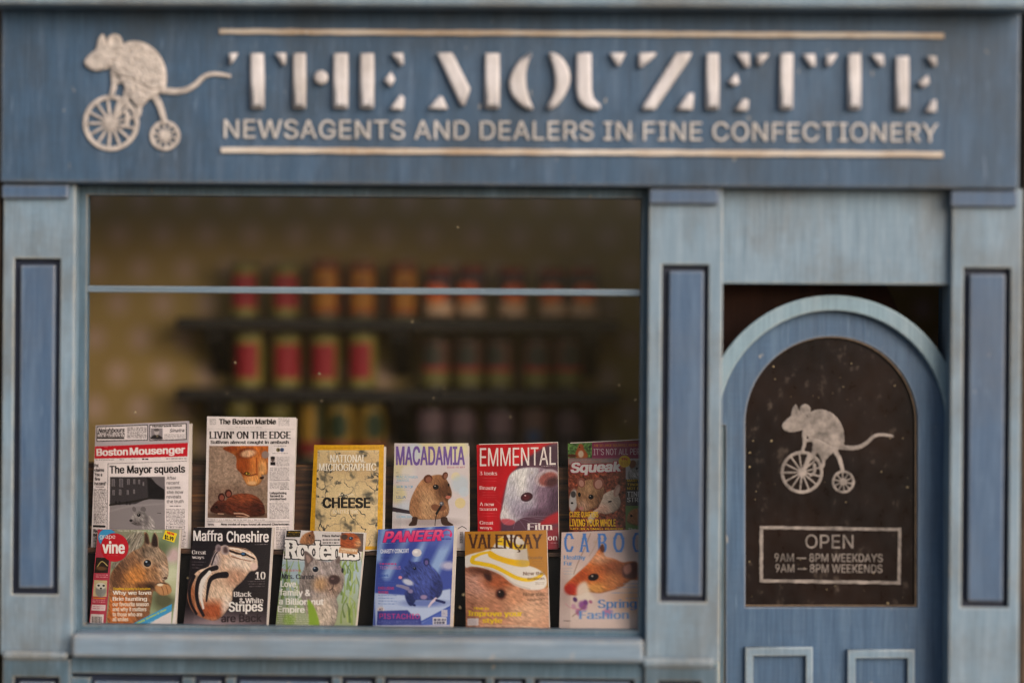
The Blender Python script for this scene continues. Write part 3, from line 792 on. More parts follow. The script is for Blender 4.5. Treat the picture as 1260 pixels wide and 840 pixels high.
def art_squirrel_red():
    A = Art(724, 800, '#93a07e')
    for x, y, r, c in ((620, 250, 60, '#cfaeb8'), (625, 390, 80, '#d0d4b8'), (590, 130, 60, '#7c8a68'), (250, 100, 120, '#8a8672'), (560, 560, 80, '#4c4a34'), (540, 200, 60, '#5c6a4c'), (640, 480, 60, '#b8bc98')):
        A.ell(x, y, r, r, c, soft=.9, a=.85)
    m = A.m_blob([(182, 400), (230, 320), (330, 225), (400, 190), (428, 140), (425, 80), (450, 95), (468, 160), (486, 130), (498, 82), (522, 120), (526, 185), (572, 240), (592, 330), (588, 400), (565, 432), (600, 455), (614, 490), (600, 516), (540, 530), (490, 500), (470, 600), (420, 740), (180, 742), (172, 600)], 3)
    t = A.m_blob([(195, 340), (230, 200), (300, 110), (390, 70), (420, 110), (400, 190), (330, 280)], 10); A.put(t, '#8d8478'); A.fur(t, .2, 120, 12)
    for k in range(6):
        A.line([(260 + k * 22, 300 - k * 20), (330 + k * 12, 200 - k * 14), (390 + k * 5, 90 + k * 4)], 6, '#d8cfc4' if k % 2 else '#5a4c40', soft=6, a=.55)
    A.put(m, '#93694c'); A.shade(m, 470, 215, 90, 70, '#8d7a6a', .9); A.shade(m, 540, 260, 60, 60, '#a48c78', .8); A.shade(m, 340, 390, 110, 80, '#cc8444', .9); A.shade(m, 230, 380, 60, 90, '#5c3c2a', .8); A.shade(m, 290, 300, 60, 60, '#6d5040', .7); A.shade(m, 560, 370, 46, 56, '#cbb09c', .9); A.shade(m, 500, 380, 50, 40, '#a87c58', .8); A.shade(m, 250, 640, 110, 120, '#c4682c', .9); A.shade(m, 440, 470, 70, 30, '#3f2618', .9); A.shade(m, 400, 600, 60, 120, '#7c4c2e', .8); A.shade(m, 420, 180, 30, 60, '#6c5646', .8)
    A.fur(m, .16, 55, 9, .26)
    A.blob([(478, 170), (482, 120), (497, 88), (514, 122), (520, 178), (500, 186)], '#2a1812', 5); A.blob([(430, 150), (430, 100), (440, 86), (456, 130), (456, 165)], '#3a241b', 5); A.line([(524, 180), (520, 120), (500, 84)], 5, '#b49a80', soft=3, a=.8)
    A.ell(447, 304, 38, 34, '#c8a484', 0, .5); A.ell(447, 302, 26, 25, '#0f0d12'); A.ell(440, 291, 8, 7, '#a8b4cc'); A.ell(454, 312, 12, 8, '#2c3448', 0, .6)
    A.ell(572, 410, 14, 9, '#3f231a'); A.line([(510, 450), (545, 442), (580, 452)], 8, '#3a2014', a=.9); A.blob([(500, 470), (540, 452), (590, 458), (614, 490), (604, 520), (560, 532), (520, 515)], '#c08a5c', 4, .9); A.line([(545, 470), (556, 500), (560, 528)], 5, '#7a4c30', soft=3); A.line([(575, 466), (586, 495), (590, 520)], 5, '#7a4c30', soft=3); A.ell(535, 455, 22, 10, '#e4d4bc', 0, .5)
    for dx, dy in ((70, -20), (80, 10), (60, 40)):
        A.line([(550, 415), (550 + dx * .6, 415 + dy * .4), (550 + dx, 415 + dy)], 2, '#d8ccc0', a=.6)
    A.poly([(0, 740), (94, 60), (206, 60), (150, 742)], '#b23c50', 1); A.poly([(0, 0), (98, 0), (98, 56), (0, 300)], '#b23c50')
    A.poly([(76, 262), (174, 262), (164, 372), (62, 372)], '#2c1f1a'); A.line([(85, 330), (120, 290), (160, 320)], 8, '#b8a468', soft=4); A.ell(115, 340, 40, 14, '#6a4a30', 0, .6)
    A.poly([(62, 424), (160, 424), (156, 540), (52, 540)], '#c8b890'); A.ell(112, 500, 40, 44, '#8a8a88', 0, .3); A.ell(112, 465, 36, 24, '#d8d4cc', 0, .3); A.ell(96, 462, 9, 7, '#1c1a1a'); A.ell(134, 462, 9, 7, '#1c1a1a'); A.ell(114, 482, 8, 6, '#2a2422')
    A.body(75, 380, 165, 408, 2, '#e8c8cc', .8); A.rect(54, 548, 148, 556, '#d88a2c'); A.body(50, 560, 146, 585, 2, '#e8c8cc', .8); A.poly([(46, 598), (150, 598), (146, 640), (40, 640)], '#e0ccd0'); A.body(52, 606, 140, 632, 2, '#b2506a', .8)
    A.poly([(38, 665), (136, 665), (132, 735), (30, 735)], '#ddd2d4')
    for k in range(9):
        A.rect(46 + k * 9, 682, 46 + k * 9 + (3 if k % 3 else 5), 726, '#2a2224')
    A.ell(160, 122, 68, 65, '#3f97d0', soft=.04); A.ell(212, 190, 101, 101, '#c01a28', soft=.03)
    A.text('grape', 102, 218, 96, 128, '#f2ecec', 'med'); A.text('vine', 120, 288, 150, 230, '#f4eeee', 'heavy'); A.body(160, 244, 240, 252, 1, '#e88a8c', .7)
    A.text('The Dirt.', 230, 320, 63, 76, '#efe8e4', 'sans', slope=.02); A.text('The Stylers.', 330, 440, 65, 78, '#efe8e4', 'sans', slope=.02); A.text('The Shows', 450, 552, 68, 81, '#efe8e4', 'sans', slope=.02)
    A.poly([(574, 66), (656, 92), (634, 156), (553, 128)], '#ecd01e'); A.text('NEW', 586, 636, 76, 92, '#cc2424', 'heavy', slope=.3); A.text('$1.99', 568, 630, 100, 126, '#1d1a14', 'heavy', slope=.3)
    A.text("Daytime Granny's Exclusive", 206, 468, 474, 490, '#ecc41e', 'bold')
    for t, y, w in (('Why we love', 497, 475), ('Brie hunting', 540, 445), ('our favourite season', 578, 455), ('and why it matters', 614, 440), ('to those who are', 650, 410), ('all smiles', 685, 312)):
        A.text(t, 198, w, y, y + 27, '#f4eeea', 'slab' if y < 560 else 'heavy', a=1 if y < 560 else .85)
    A.poly([(300, 752), (618, 592), (615, 642), (425, 752)], '#3f97d0'); A.poly([(425, 752), (615, 645), (612, 752)], '#ddd4d8'); A.text('Daddy Summer is Over', 372, 580, 722, 736, '#d8dc3c', 'bold', slope=-.48); A.text('and so are you', 424, 560, 736, 746, '#e4eef4', 'med', slope=-.48)
    A.poly([(672, 60), (724, 60), (724, 800), (614, 800), (616, 752), (640, 560)], '#e0d8da', 1)
    return A

def art_chipmunk():
    A = Art(724, 800, '#1e161b')
    A.put(np.clip((A.Y - 640) / 130, 0, 1) * np.clip(1 - np.abs(A.X - 250) / 600, 0, 1), '#c8b0ba', .9)
    A.text('Maffra', 114, 328, 100, 172, '#f1e9ec', 'bold'); A.text('Cheshire', 354, 655, 104, 180, '#f1e9ec', 'bold'); A.body(556, 194, 646, 204, 1, '#c8bcc0', .8)
    m = A.m_blob([(72, 560), (92, 455), (150, 385), (228, 350), (262, 260), (285, 225), (330, 205), (380, 208), (440, 216), (505, 232), (560, 280), (576, 335), (556, 382), (520, 392), (470, 455), (405, 520), (392, 600), (345, 680), (280, 736), (195, 722), (120, 680), (84, 620)], 2)
    A.put(m, '#d6b29a'); A.shade(m, 300, 600, 110, 110, '#e0c4ae', .8); A.shade(m, 250, 670, 130, 70, '#a44a26', .9); A.shade(m, 100, 570, 40, 120, '#a85c34', .8); A.shade(m, 470, 330, 110, 60, '#e4d0c4', .8); A.shade(m, 420, 430, 70, 60, '#b98a72', .8); A.shade(m, 270, 300, 40, 70, '#a89ca4', .8); A.shade(m, 180, 480, 26, 110, '#e8dcd6', .9, 12); A.shade(m, 360, 650, 40, 80, '#e8d8d0', .8)
    A.fur(m, .10, 60, 8)
    D_ = '#1d1418'
    A.line([(282, 362), (215, 385), (160, 440), (140, 530), (152, 620), (190, 700)], 34, D_, 22, 5); A.line([(350, 412), (285, 420), (240, 450), (222, 520), (212, 600)], 46, D_, 10, 5); A.line([(120, 425), (88, 510), (96, 610), (140, 690)], 26, D_, 18, 5); A.line([(235, 395), (180, 470), (172, 560), (190, 650)], 26, '#ece2de', 14, 5)
    A.line([(250, 340), (275, 270), (300, 240)], 12, '#3a3036', 8, 3); A.line([(225, 350), (250, 290), (275, 245)], 8, '#3a3036', 6, 3)
    A.line([(375, 240), (440, 262), (490, 268), (555, 300)], 15, '#2a1a18', 8, 3); A.line([(380, 222), (450, 235), (545, 276)], 9, '#f0e6e2', 6, 3); A.line([(370, 212), (440, 218), (520, 242)], 7, '#55342a', 5, 3); A.line([(390, 262), (450, 285), (540, 305)], 10, '#f0e4de', 6, 3); A.line([(390, 282), (460, 302), (530, 318)], 7, '#8a5a48', 4, 3)
    A.ell(296, 222, 22, 27, '#8a7880', 0, .3); A.ell(300, 230, 11, 14, '#6a565c', 0, .8); A.blob([(322, 262), (320, 218), (338, 200), (360, 206), (376, 244), (362, 270)], '#b9a6a8', 4); A.blob([(334, 252), (334, 222), (346, 212), (360, 222), (366, 250), (352, 260)], '#55403f', 6)
    A.ell(477, 266, 21, 14, '#141018', 8); A.ell(474, 263, 13, 8, '#3c6a9c', 8); A.ell(552, 355, 26, 26, '#e0c0b8', 0, .4)
    for t, x0, x1, y0, y1 in (('Great', 103, 210, 240, 268), ('ways', 104, 196, 278, 300), ('10', 556, 632, 393, 446), ('Black', 405, 535, 532, 568), ('& White', 445, 616, 578, 616)):
        A.text(t, x0, x1, y0, y1, '#efe6e6', 'didone')
    for y in (318, 338, 360):
        A.body(106, y, 205 - (y - 318), y + 12, 1, '#8a7e84', .7)
    for y in (455, 473, 491):
        A.body(505 + (y - 455) * .3, y, 625, y + 12, 1, '#8a7e84', .7)
    A.text('Stripes', 370, 612, 606, 672, '#f4eeee', 'bold'); A.text('are Back', 316, 604, 694, 748, '#2a1f24', 'bold')
    A.poly([(676, 60), (724, 60), (724, 800), (634, 800), (650, 500)], '#d8ced0', 1)
    return A

def art_squirrel_grey():
    A = Art(724, 800, '#ded6d8')
    A.put(np.clip((A.Y - 265) / 30, 0, 1), '#a9bcca')
    g = np.clip((A.Y - 400) / 250, 0, 1); A.put(g, '#96a070', .8)
    for k in range(70):
        x = rng.uniform(520, 680) if k % 3 else rng.uniform(60, 240)
        y = rng.uniform(330, 740); L = rng.uniform(60, 170)
        A.line([(x, y), (x + rng.uniform(-14, 14), y - L * .5), (x + rng.uniform(-34, 34), y - L)], 13, ['#6c8a34', '#8aa548', '#4f6a2c', '#a8b86a'][k % 4], 3, 5, .75)
    mt = A.m_text('Rodents', 118, 650, 140, 266, 'slab', slope=.02); A.put(dil(mt, 9, 9), '#1f1a1c'); A.put(dil(mt, 3, 3), '#f4eeee')
    m = A.m_blob([(264, 228), (285, 224), (330, 262), (380, 282), (440, 290), (486, 268), (508, 252), (512, 300), (530, 350), (545, 410), (528, 490), (490, 550), (500, 620), (462, 752), (330, 752), (265, 620), (225, 480), (235, 390), (262, 330)], 3)
    A.put(m, '#988b8a'); A.shade(m, 430, 350, 90, 60, '#a79a9a', .8); A.shade(m, 380, 450, 60, 50, '#b48a62', .8); A.shade(m, 470, 470, 60, 70, '#9a7c6c', .8); A.shade(m, 400, 650, 90, 110, '#cbb8a8', .85); A.shade(m, 270, 450, 50, 120, '#7f7470', .7); A.shade(m, 500, 330, 30, 60, '#7c7274', .7)
    A.fur(m, .15, 70, 8)
    A.blob([(262, 222), (290, 226), (326, 270), (300, 300), (272, 330)], '#6a5a58', 3); A.blob([(272, 245), (292, 248), (308, 275), (285, 300)], '#a58a82', 3); A.blob([(484, 290), (512, 250), (514, 300)], '#6a5a58', 3)
    A.ell(341, 343, 29, 27, '#c0b4b0', 0, .3); A.ell(341, 343, 21, 20, '#141824'); A.ell(334, 334, 7, 6, '#a0b0c8'); A.ell(532, 352, 8, 18, '#1c1c24'); A.ell(474, 418, 42, 34, '#3f2b2c', 0, .4); A.ell(462, 410, 12, 8, '#6a5052'); A.line([(470, 450), (462, 478), (440, 492)], 6, '#4a3434', soft=3)
    A.poly([(132, 72), (236, 70), (228, 116), (128, 118)], '#17130f'); A.text('THE SQUIRRELS', 140, 228, 78, 88, '#dcae24', 'bold'); A.body(136, 94, 224, 112, 2, '#c8a024', .7)
    m = A.m_blob([(232, 162), (244, 110), (280, 84), (318, 78), (334, 112), (322, 162)], 3); A.put(m, '#a87450'); A.shade(m, 310, 110, 30, 30, '#6f4630', .7); A.fur(m, .12, 60, 6); A.ell(298, 104, 6, 5, '#120c0a'); A.ell(318, 78, 9, 10, '#7a4c34')
    A.text('Prince Herbert', 388, 520, 98, 114, '#1c1618', 'slab'); A.body(392, 126, 512, 142, 1, '#2a2426', .9, .6); A.body(392, 148, 505, 162, 1, '#2a2426', .9, .6); A.line([(400, 90), (520, 92)], 2, '#8a8084')
    A.poly([(524, 84), (680, 92), (676, 222), (520, 205)], '#5a4a48'); m = A.m_blob([(524, 100), (590, 88), (640, 110), (662, 170), (630, 195), (560, 200), (522, 190)], 3); A.put(m, '#a44c22'); A.shade(m, 650, 165, 30, 30, '#e0a878', .8); A.fur(m, .12, 20, 6); A.ell(592, 125, 15, 12, '#2a3448'); A.ell(588, 121, 5, 4, '#8aa0b8'); A.ell(545, 115, 24, 20, '#4a342c', 0, .4)
    A.poly([(512, 186), (640, 200), (636, 240), (505, 225)], '#c89468'); A.text('from Rodents to Riches', 520, 632, 192, 206, '#f4ecdc', 'bold', slope=.1); A.body(518, 212, 630, 228, 1, '#f4ecdc', .8)
    A.text('Exclusive', 96, 234, 342, 360, '#d04450', 'sans', spacing=1.1); A.text('Mrs. Carrot', 94, 335, 380, 412, '#2c2a34', 'didone')
    for t, x0, x1, y in (('Love,', 88, 215, 428), ('family &', 80, 306, 488), ('a Billion nut', 74, 400, 552), ('Empire', 66, 266, 608)):
        A.text(t, x0, x1, y, y + 43, '#f6f0f0', 'bold')
    A.blob([(286, 560), (320, 590), (352, 660), (366, 745), (300, 748), (290, 660)], '#88a838', 4); A.ell(150, 705, 44, 40, '#80a044', 0, .6); A.body(62, 660, 300, 735, 5, '#e8e0e0', .55)
    A.poly([(50, 740), (300, 738), (620, 762), (620, 800), (40, 800)], '#ded6d8', 2); A.poly([(690, 60), (724, 60), (724, 800), (616, 800), (650, 500)], '#dcd8d4', 1)
    return A

def art_hamster_blue():
    A = Art(724, 800, '#3c4ea6')
    for a, b, w in (((330, 60), (150, 420), 60), ((470, 60), (350, 330), 44), ((640, 60), (450, 460), 80), ((140, 60), (90, 300), 50)):
        A.line([a, b], w, '#a4c4f0', w * .4, 40, .8)
    A.ell(520, 160, 120, 60, '#5868bc', 0, .9, .6); A.ell(590, 350, 50, 30, '#d8d0e4', 0, .9, .8); A.ell(200, 200, 80, 120, '#2c3a88', 0, .9, .5)
    A.poly([(60, 545), (330, 560), (605, 515), (605, 640), (380, 770), (70, 792)], '#b8c8ee', 4); A.poly([(605, 640), (400, 760), (390, 792), (605, 792)], '#5068c0', 4); A.line([(390, 752), (605, 640)], 12, '#3c54b4', soft=5)
    mt = A.m_text('PANEER', 122, 535, 110, 182, 'heavy', slope=-.035, shear=.28); A.put(dil(mt, 3, 3), '#7c1f6c'); A.put(mt, '#e03074'); A.put(mt * np.clip((150 - A.Y) / 60, 0, 1), '#f08aa4', .7); A.body(112, 186, 220, 194, 1, '#c8d4f0', .5)
    r = np.hypot(A.X - 578, A.Y - 128); A.put(((r > 30) & (r < 38) & (A.Y < 140)).astype(np.float32), '#d83c74'); A.ell(549, 135, 9, 14, '#e03074'); A.ell(606, 132, 9, 14, '#e03074'); A.body(562, 122, 594, 136, 1, '#c0306c', .9, .7); A.text('WEEKEND', 542, 610, 154, 165, '#2a3a9a', 'bold')
    A.ell(365, 256, 34, 28, '#d4d0dc', 0, .15); A.ell(358, 250, 14, 10, '#f0eef2', 0, .6)
    A.put(A.m_ell(420, 615, 150, 26, 0, 1), '#4a5cae', .7)
    m = A.m_blob([(312, 290), (330, 318), (400, 318), (422, 298), (450, 300), (458, 340), (502, 385), (536, 440), (548, 500), (530, 565), (470, 592), (368, 592), (350, 606), (330, 632), (306, 622), (280, 560), (285, 500), (300, 480), (244, 440), (240, 425), (268, 365), (300, 335)], 3)
    A.put(m, '#3a4690'); A.shade(m, 420, 430, 110, 90, '#4c5cac', .7); A.shade(m, 510, 500, 40, 80, '#26306c', .8); A.shade(m, 310, 590, 40, 50, '#222c60', .8); A.shade(m, 330, 370, 50, 40, '#2c3878', .7); A.fur(m, .14, 55, 8)
    A.ell(302, 465, 40, 20, '#c4cae4', 20, .6); A.ell(248, 432, 14, 11, '#d890ac'); A.ell(433, 322, 22, 27, '#26306a'); A.ell(434, 326, 12, 17, '#6a5a98'); A.ell(350, 368, 11, 10, '#0c0f24'); A.ell(347, 364, 3, 3, '#c8d0ec')
    A.line([(300, 510), (255, 495), (225, 490)], 26, '#8a84a8', 16, 4); A.ell(320, 530, 18, 14, '#8a80ac', 0, .5); A.ell(415, 572, 24, 16, '#9884b0', 0, .5); A.line([(500, 585), (470, 612), (450, 640)], 20, '#d8c8dc', 12, 3); A.line([(505, 595), (560, 612)], 18, '#1f2860', 10, 3); A.line([(315, 615), (350, 630)], 16, '#1f2860', 10, 3)
    A.text('CHARITY CONCERT', 105, 310, 234, 262, '#eef0fa', 'bold', slope=-.03); A.body(108, 290, 190, 300, 1, '#22306c', .8)
    A.body(98, 328, 220, 344, 1, '#c83c7c', .9, .7); A.text('TECH GURUS', 100, 250, 352, 374, '#e08cb0', 'sans'); A.text('RODENTS', 92, 162, 412, 428, '#2c4cac', 'bold')
    for y in (436, 454, 472, 556, 576, 596, 616):
        A.body(88, y, 190 + (y % 40), y + 11, 1, '#4a62b4', .7)
    A.text('EXCLUSIVE', 90, 205, 500, 518, '#d03c70', 'bold'); A.text('REVIEWS', 90, 162, 530, 548, '#d03c70', 'bold'); A.ell(108, 664, 26, 24, '#d8ccd4', 0, .4); A.text('AT', 94, 124, 652, 668, '#5a4a60', 'bold')
    A.poly([(84, 672), (300, 664), (332, 700), (392, 704), (398, 768), (78, 772)], '#3a4494', 2); A.text('PISTACHIO', 98, 386, 690, 726, '#d03c84', 'med', spacing=1.05); A.body(90, 738, 380, 762, 2, '#98a4dc', .6)
    A.rect(478, 716, 576, 768, '#d8d6e2'); A.body(486, 722, 570, 764, 2, '#22244a', .9, .8); A.rect(540, 664, 582, 712, '#ccc8dc'); A.body(545, 668, 578, 708, 5, '#6a6a94', .8)
    A.poly([(52, 800), (60, 640), (92, 85), (0, 60), (0, 800)], '#8fa8d8', 2, .8)
    A.poly([(40, 776), (600, 770), (600, 800), (40, 800)], '#c8c4d8', 2)
    return A

def art_sun_hat():
    A = Art(724, 800, '#b67a22')
    m = A.m_blob([(40, 330), (110, 322), (200, 330), (290, 360), (400, 430), (520, 480), (690, 500), (700, 790), (40, 800), (30, 560)], 5)
    A.put(m, '#c08a70'); A.shade(m, 130, 450, 110, 100, '#d09a8c', .7); A.shade(m, 300, 430, 110, 60, '#a4502c', .85); A.shade(m, 500, 640, 160, 110, '#dcae90', .8); A.shade(m, 250, 620, 120, 90, '#b87c60', .8); A.shade(m, 90, 640, 70, 100, '#a86c54', .7); A.shade(m, 420, 540, 90, 60, '#cc8c68', .7); A.shade(m, 170, 350, 130, 40, '#6d3c2c', .8)
    A.fur(m, .11, 30, 9)
    A.blob([(190, 380), (215, 350), (240, 370), (250, 420), (220, 425)], '#3a201a', 8); A.blob([(120, 345), (200, 350), (260, 380), (180, 372)], '#5a3020', 8); A.ell(315, 518, 36, 38, '#4a2018', 0, .6); A.ell(315, 516, 24, 26, '#1c0d0c', 0, .3); A.ell(306, 504, 6, 5, '#b8988c')
    A.blob([(56, 262), (100, 238), (180, 218), (240, 205), (330, 262), (440, 300), (560, 335), (628, 385), (642, 450), (610, 486), (520, 490), (410, 456), (310, 380), (200, 338), (110, 326), (60, 332)], '#e4dcd8', 3)
    A.line([(118, 262), (112, 292), (170, 304), (260, 322), (340, 358), (420, 400), (500, 420), (570, 408), (606, 382)], 30, '#ecc01a', 24, 4); A.line([(118, 262), (170, 236), (232, 222)], 24, '#ecc01a', 14, 4)
    A.line([(200, 330), (310, 372), (410, 446), (520, 484)], 8, '#b8a8a0', soft=6, a=.7)
    A.blob([(240, 215), (268, 170), (300, 130), (345, 104), (392, 98), (445, 116), (488, 160), (502, 220), (508, 322), (430, 322), (320, 290), (232, 252)], '#e4dcd8', 3)
    A.poly(spline([(292, 140), (325, 118), (360, 130), (440, 170), (490, 165), (496, 196), (430, 205), (350, 180), (280, 165)]), '#ecc01a', 2); A.poly(spline([(236, 212), (300, 245), (400, 272), (506, 282), (508, 322), (430, 322), (320, 292), (230, 254)]), '#ecb818', 2)
    A.shade(A.m_blob([(240, 215), (300, 130), (392, 98), (488, 160), (508, 322), (320, 290)], 3), 480, 240, 50, 110, '#a8988c', .5)
    A.text('VALENÇAY', 78, 612, 96, 196, '#4a2a1c', 'didone')
    A.text('Beauty', 505, 615, 250, 272, '#7a5c44', 'didone', a=.8)
    for y in (362, 510):
        A.text('New this', 472, 626, y, y + 24, '#6a4c3a', 'didone', a=.9); A.text('season', 502, 626, y + 38, y + 58, '#6a4c3a', 'didone', a=.9); A.body(560, y + 74, 625, y + 96, 2, '#7a5c4a', .6)
    for y in (285, 302, 320):
        A.body(540, y, 622, y + 10, 1, '#7a5c40', .5)
    A.text('How to', 122, 230, 612, 630, '#ecc81c', 'slab'); A.text('Improve your', 76, 472, 640, 676, '#ecc81c', 'slab'); A.text('style', 182, 326, 690, 722, '#ecc81c', 'slab'); A.poly([(76, 698), (156, 692), (156, 742), (76, 748)], '#d8ccd0'); A.body(84, 704, 150, 738, 4, '#a890a0', .8)
    A.line([(200, 742), (420, 745), (650, 770)], 5, '#e0d0c0', soft=3, a=.7)
    return A

def art_pale_mouse():
    A = Art(760, 800, '#d6bcb8')
    A.shade(1, 450, 160, 260, 90, '#b4a0a0', .7); A.shade(1, 300, 700, 300, 120, '#e0ccc8', .7); A.shade(1, 160, 420, 60, 90, '#e4d8d0', .7); A.shade(1, 590, 560, 160, 90, '#c89878', .7); A.shade(1, 80, 500, 40, 120, '#b8a09c', .6)
    A.line([(270, 90), (230, 190), (180, 300), (150, 380)], 6, '#8a6a5a', soft=5, a=.7); A.line([(330, 95), (300, 180), (260, 250)], 8, '#a89088', soft=8, a=.6)
    for ch, x0, x1 in (('C', 80, 154), ('A', 188, 264), ('B', 318, 388), ('O', 428, 514), ('C', 566, 640)):
        A.text(ch, x0, x1, 90 - (x0 > 400) * 4, 222, '#4a7cc8', 'didone')
    m = A.m_blob([(86, 484), (98, 448), (160, 390), (250, 306), (300, 245), (340, 186), (358, 210), (372, 252), (440, 272), (500, 296), (570, 290), (640, 330), (650, 420), (560, 420), (490, 470), (390, 500), (330, 512), (250, 505), (185, 530), (120, 522)], 4)
    A.put(m, '#c46a38'); A.shade(m, 360, 270, 90, 40, '#d8a484', .8); A.shade(m, 460, 330, 110, 60, '#8a4a30', .8); A.shade(m, 310, 480, 80, 40, '#d89a54', .9); A.shade(m, 200, 390, 70, 50, '#b04a24', .8); A.shade(m, 140, 490, 60, 50, '#c4382a', .9); A.shade(m, 420, 430, 60, 60, '#c47c4c', .8); A.fur(m, .10, 35, 8)
    A.blob([(175, 470), (230, 430), (255, 470), (270, 520), (300, 560), (220, 600), (175, 560)], '#ecdcd0', 10, .9); A.ell(118, 490, 34, 36, '#b03028', 0, .7, .8)
    A.ell(290, 400, 38, 25, '#1a0e0c', -12, .25); A.ell(282, 392, 8, 6, '#a89890'); A.blob([(500, 330), (560, 296), (600, 300), (600, 400), (560, 414), (505, 396)], '#5a3030', 6); A.blob([(505, 330), (550, 305), (560, 360), (520, 380)], '#c48070', 6); A.blob([(335, 190), (356, 165), (370, 205), (352, 225)], '#5c3428', 4)
    for x, y, r, c in ((215, 602, 34, '#96589a'), (160, 560, 18, '#5a3a6a'), (185, 650, 26, '#b470a4'), (235, 580, 20, '#7a4488'), (150, 610, 20, '#c898b0'), (270, 575, 14, '#b06a8c')):
        A.ell(x, y, r, r * .8, c, rng.uniform(0, 90), .6)
    A.line([(90, 590), (130, 620), (190, 625)], 4, '#d08a9c', soft=3); A.line([(140, 680), (190, 640), (230, 600)], 5, '#8a6a5a', soft=3); A.ell(390, 650, 34, 26, '#b060a0', 0, .9, .7)
    A.text('Healthy', 78, 236, 246, 276, '#5a8ccc', 'didone'); A.text('Fur', 78, 142, 290, 318, '#5a8ccc', 'didone')
    for y in (335, 355, 375):
        A.body(80, y, 150, y + 11, 1, '#8aa8cc', .6)
    for y, x in ((440, 500), (466, 455), (505, 418), (545, 520)):
        A.body(x, y, 700, y + 16, 1, '#7c98c4', .7)
    A.text('Spring', 318, 604, 560, 618, '#5080c0', 'didone'); A.text('Fashion', 184, 548, 640, 696, '#6a94d0', 'didone'); A.body(78, 708, 130, 720, 1, '#2a2024', .9)
    return A
# ------------------------------------------------------------------ shop front
shop = thing('shop_front', 'weathered blue painted wooden shop front with white lettered sign, big window and arched door', 'shop front', (0, 0.02, 0))
bpy.context.view_layer.update()
def sub(parent):
    """parent an already placed child without moving it"""
    def f(o):
        o.parent = parent
        o.matrix_parent_inverse = Matrix.Translation(-Vector(parent_loc(parent)))
        return o
    return f
def parent_loc(p):
    return p.location if p.parent is None else parent_loc(p.parent)
def adopt(o, parent):
    o.parent = parent
    if parent.type == 'EMPTY':
        o.matrix_parent_inverse = Matrix.Translation(-Vector(parent.location))
    return o

def relief(name, polys, Y, depth, bev, mat, parent, res=2, grow=None):
    """outlines (photo pixels on the plane Y) raised towards the street by depth, rounded edges; inner outlines are holes"""
    cu = bpy.data.curves.new(name, 'CURVE')
    cu.dimensions = '2D'; cu.fill_mode = 'BOTH'
    K = 40.0                                  # the outline is filled at 40 times its size: tiny curves fill badly
    cu.bevel_depth = bev * K; cu.bevel_resolution = res; cu.offset = (-bev if grow is None else grow) * K
    cu.extrude = max(depth / 2 - bev, 0.0002) * K
    for P in polys:
        sp = cu.splines.new('POLY')
        sp.points.add(len(P) - 1)
        for q, (px, py) in zip(sp.points, P):
            w = W(px, py, Y)
            q.co = (w.x * K, w.z * K, 0, 1)
        sp.use_cyclic_u = True
    o = bpy.data.objects.new(name, cu); COL.objects.link(o)
    dg = bpy.context.evaluated_depsgraph_get()
    me = bpy.data.meshes.new_from_object(o.evaluated_get(dg))
    bpy.data.objects.remove(o); bpy.data.curves.remove(cu)
    v = np.empty(len(me.vertices) * 3, np.float32); me.vertices.foreach_get('co', v); v = v.reshape(-1, 3)
    v = v / K
    v2 = np.stack([v[:, 0], Y - depth / 2 - v[:, 2], v[:, 1]], 1)
    me.vertices.foreach_set('co', v2.astype(np.float32).ravel()); me.flip_normals() if hasattr(me, 'flip_normals') else None
    me.materials.clear(); me.name = name
    me.update()
    bm = bmesh.new(); bm.from_mesh(me); bmesh.ops.remove_doubles(bm, verts=bm.verts, dist=1e-5); bmesh.ops.recalc_face_normals(bm, faces=bm.faces); bm.to_mesh(me); bm.free()
    o = link(name, me, mat)
    return adopt(o, parent)

def word(name, txt, l, r, ct, cb, Y, depth, mat, parent, offset=0.0, spacing=1.0, merge=None):
    """raised lettering; l r = left and right edge, ct cb = cap top and baseline, photo pixels"""
    v, e = text_edges(txt, spacing)
    my = (ct + cb) / 2
    a, b = v[:, 0].min(), v[:, 0].max()
    from mathutils.geometry import delaunay_2d_cdt
    P2, E2 = [], []
    for P in contours(v, e):
        n0, k = len(P2), len(P)
        P2 += [Vector((float(p[0]), float(p[1]))) for p in P]
        E2 += [(n0 + q, n0 + (q + 1) % k) for q in range(k)]
    vo, eo, fo = delaunay_2d_cdt(P2, E2, [], 2, 1e-5)[:3]
    ev = np.array([(p.x, p.y) for p in vo])
    # keep triangles whose centre lies inside by the even-odd rule
    A2 = np.array([P2[q[0]] for q in E2]); B2 = np.array([P2[q[1]] for q in E2])
    F = []
    for f in fo:
        c = ev[list(f)].mean(0)
        hit = (A2[:, 1] > c[1]) != (B2[:, 1] > c[1])
        xc = A2[hit, 0] + (c[1] - A2[hit, 1]) / (B2[hit, 1] - A2[hit, 1]) * (B2[hit, 0] - A2[hit, 0])
        if (xc > c[0]).sum() % 2:
            F.append(tuple(f))
    V = []
    for dy in (-depth, 0.0005):
        for x, y in ev:
            px = l + (x - a) / (b - a) * (r - l)
            w = W(px, cb + (px - (l + r) / 2) * .0055 - y / CAP * (cb - ct), Y)
            V.append((w.x, Y + dy, w.z))
    n = len(ev)
    cnt = {}
    for f in F:
        for q in range(len(f)):
            k = (f[q], f[(q + 1) % len(f)]); cnt[k] = cnt.get(k, 0) + 1
    F += [(k[1], k[0], k[0] + n, k[1] + n) for k in list(cnt) if (k[1], k[0]) not in cnt]
    me = bpy.data.meshes.new(name); me.from_pydata(V, [], F); me.update()
    bm = bmesh.new(); bm.from_mesh(me); bmesh.ops.recalc_face_normals(bm, faces=bm.faces); bm.to_mesh(me); bm.free()
    return adopt(link(name, me, mat), parent)

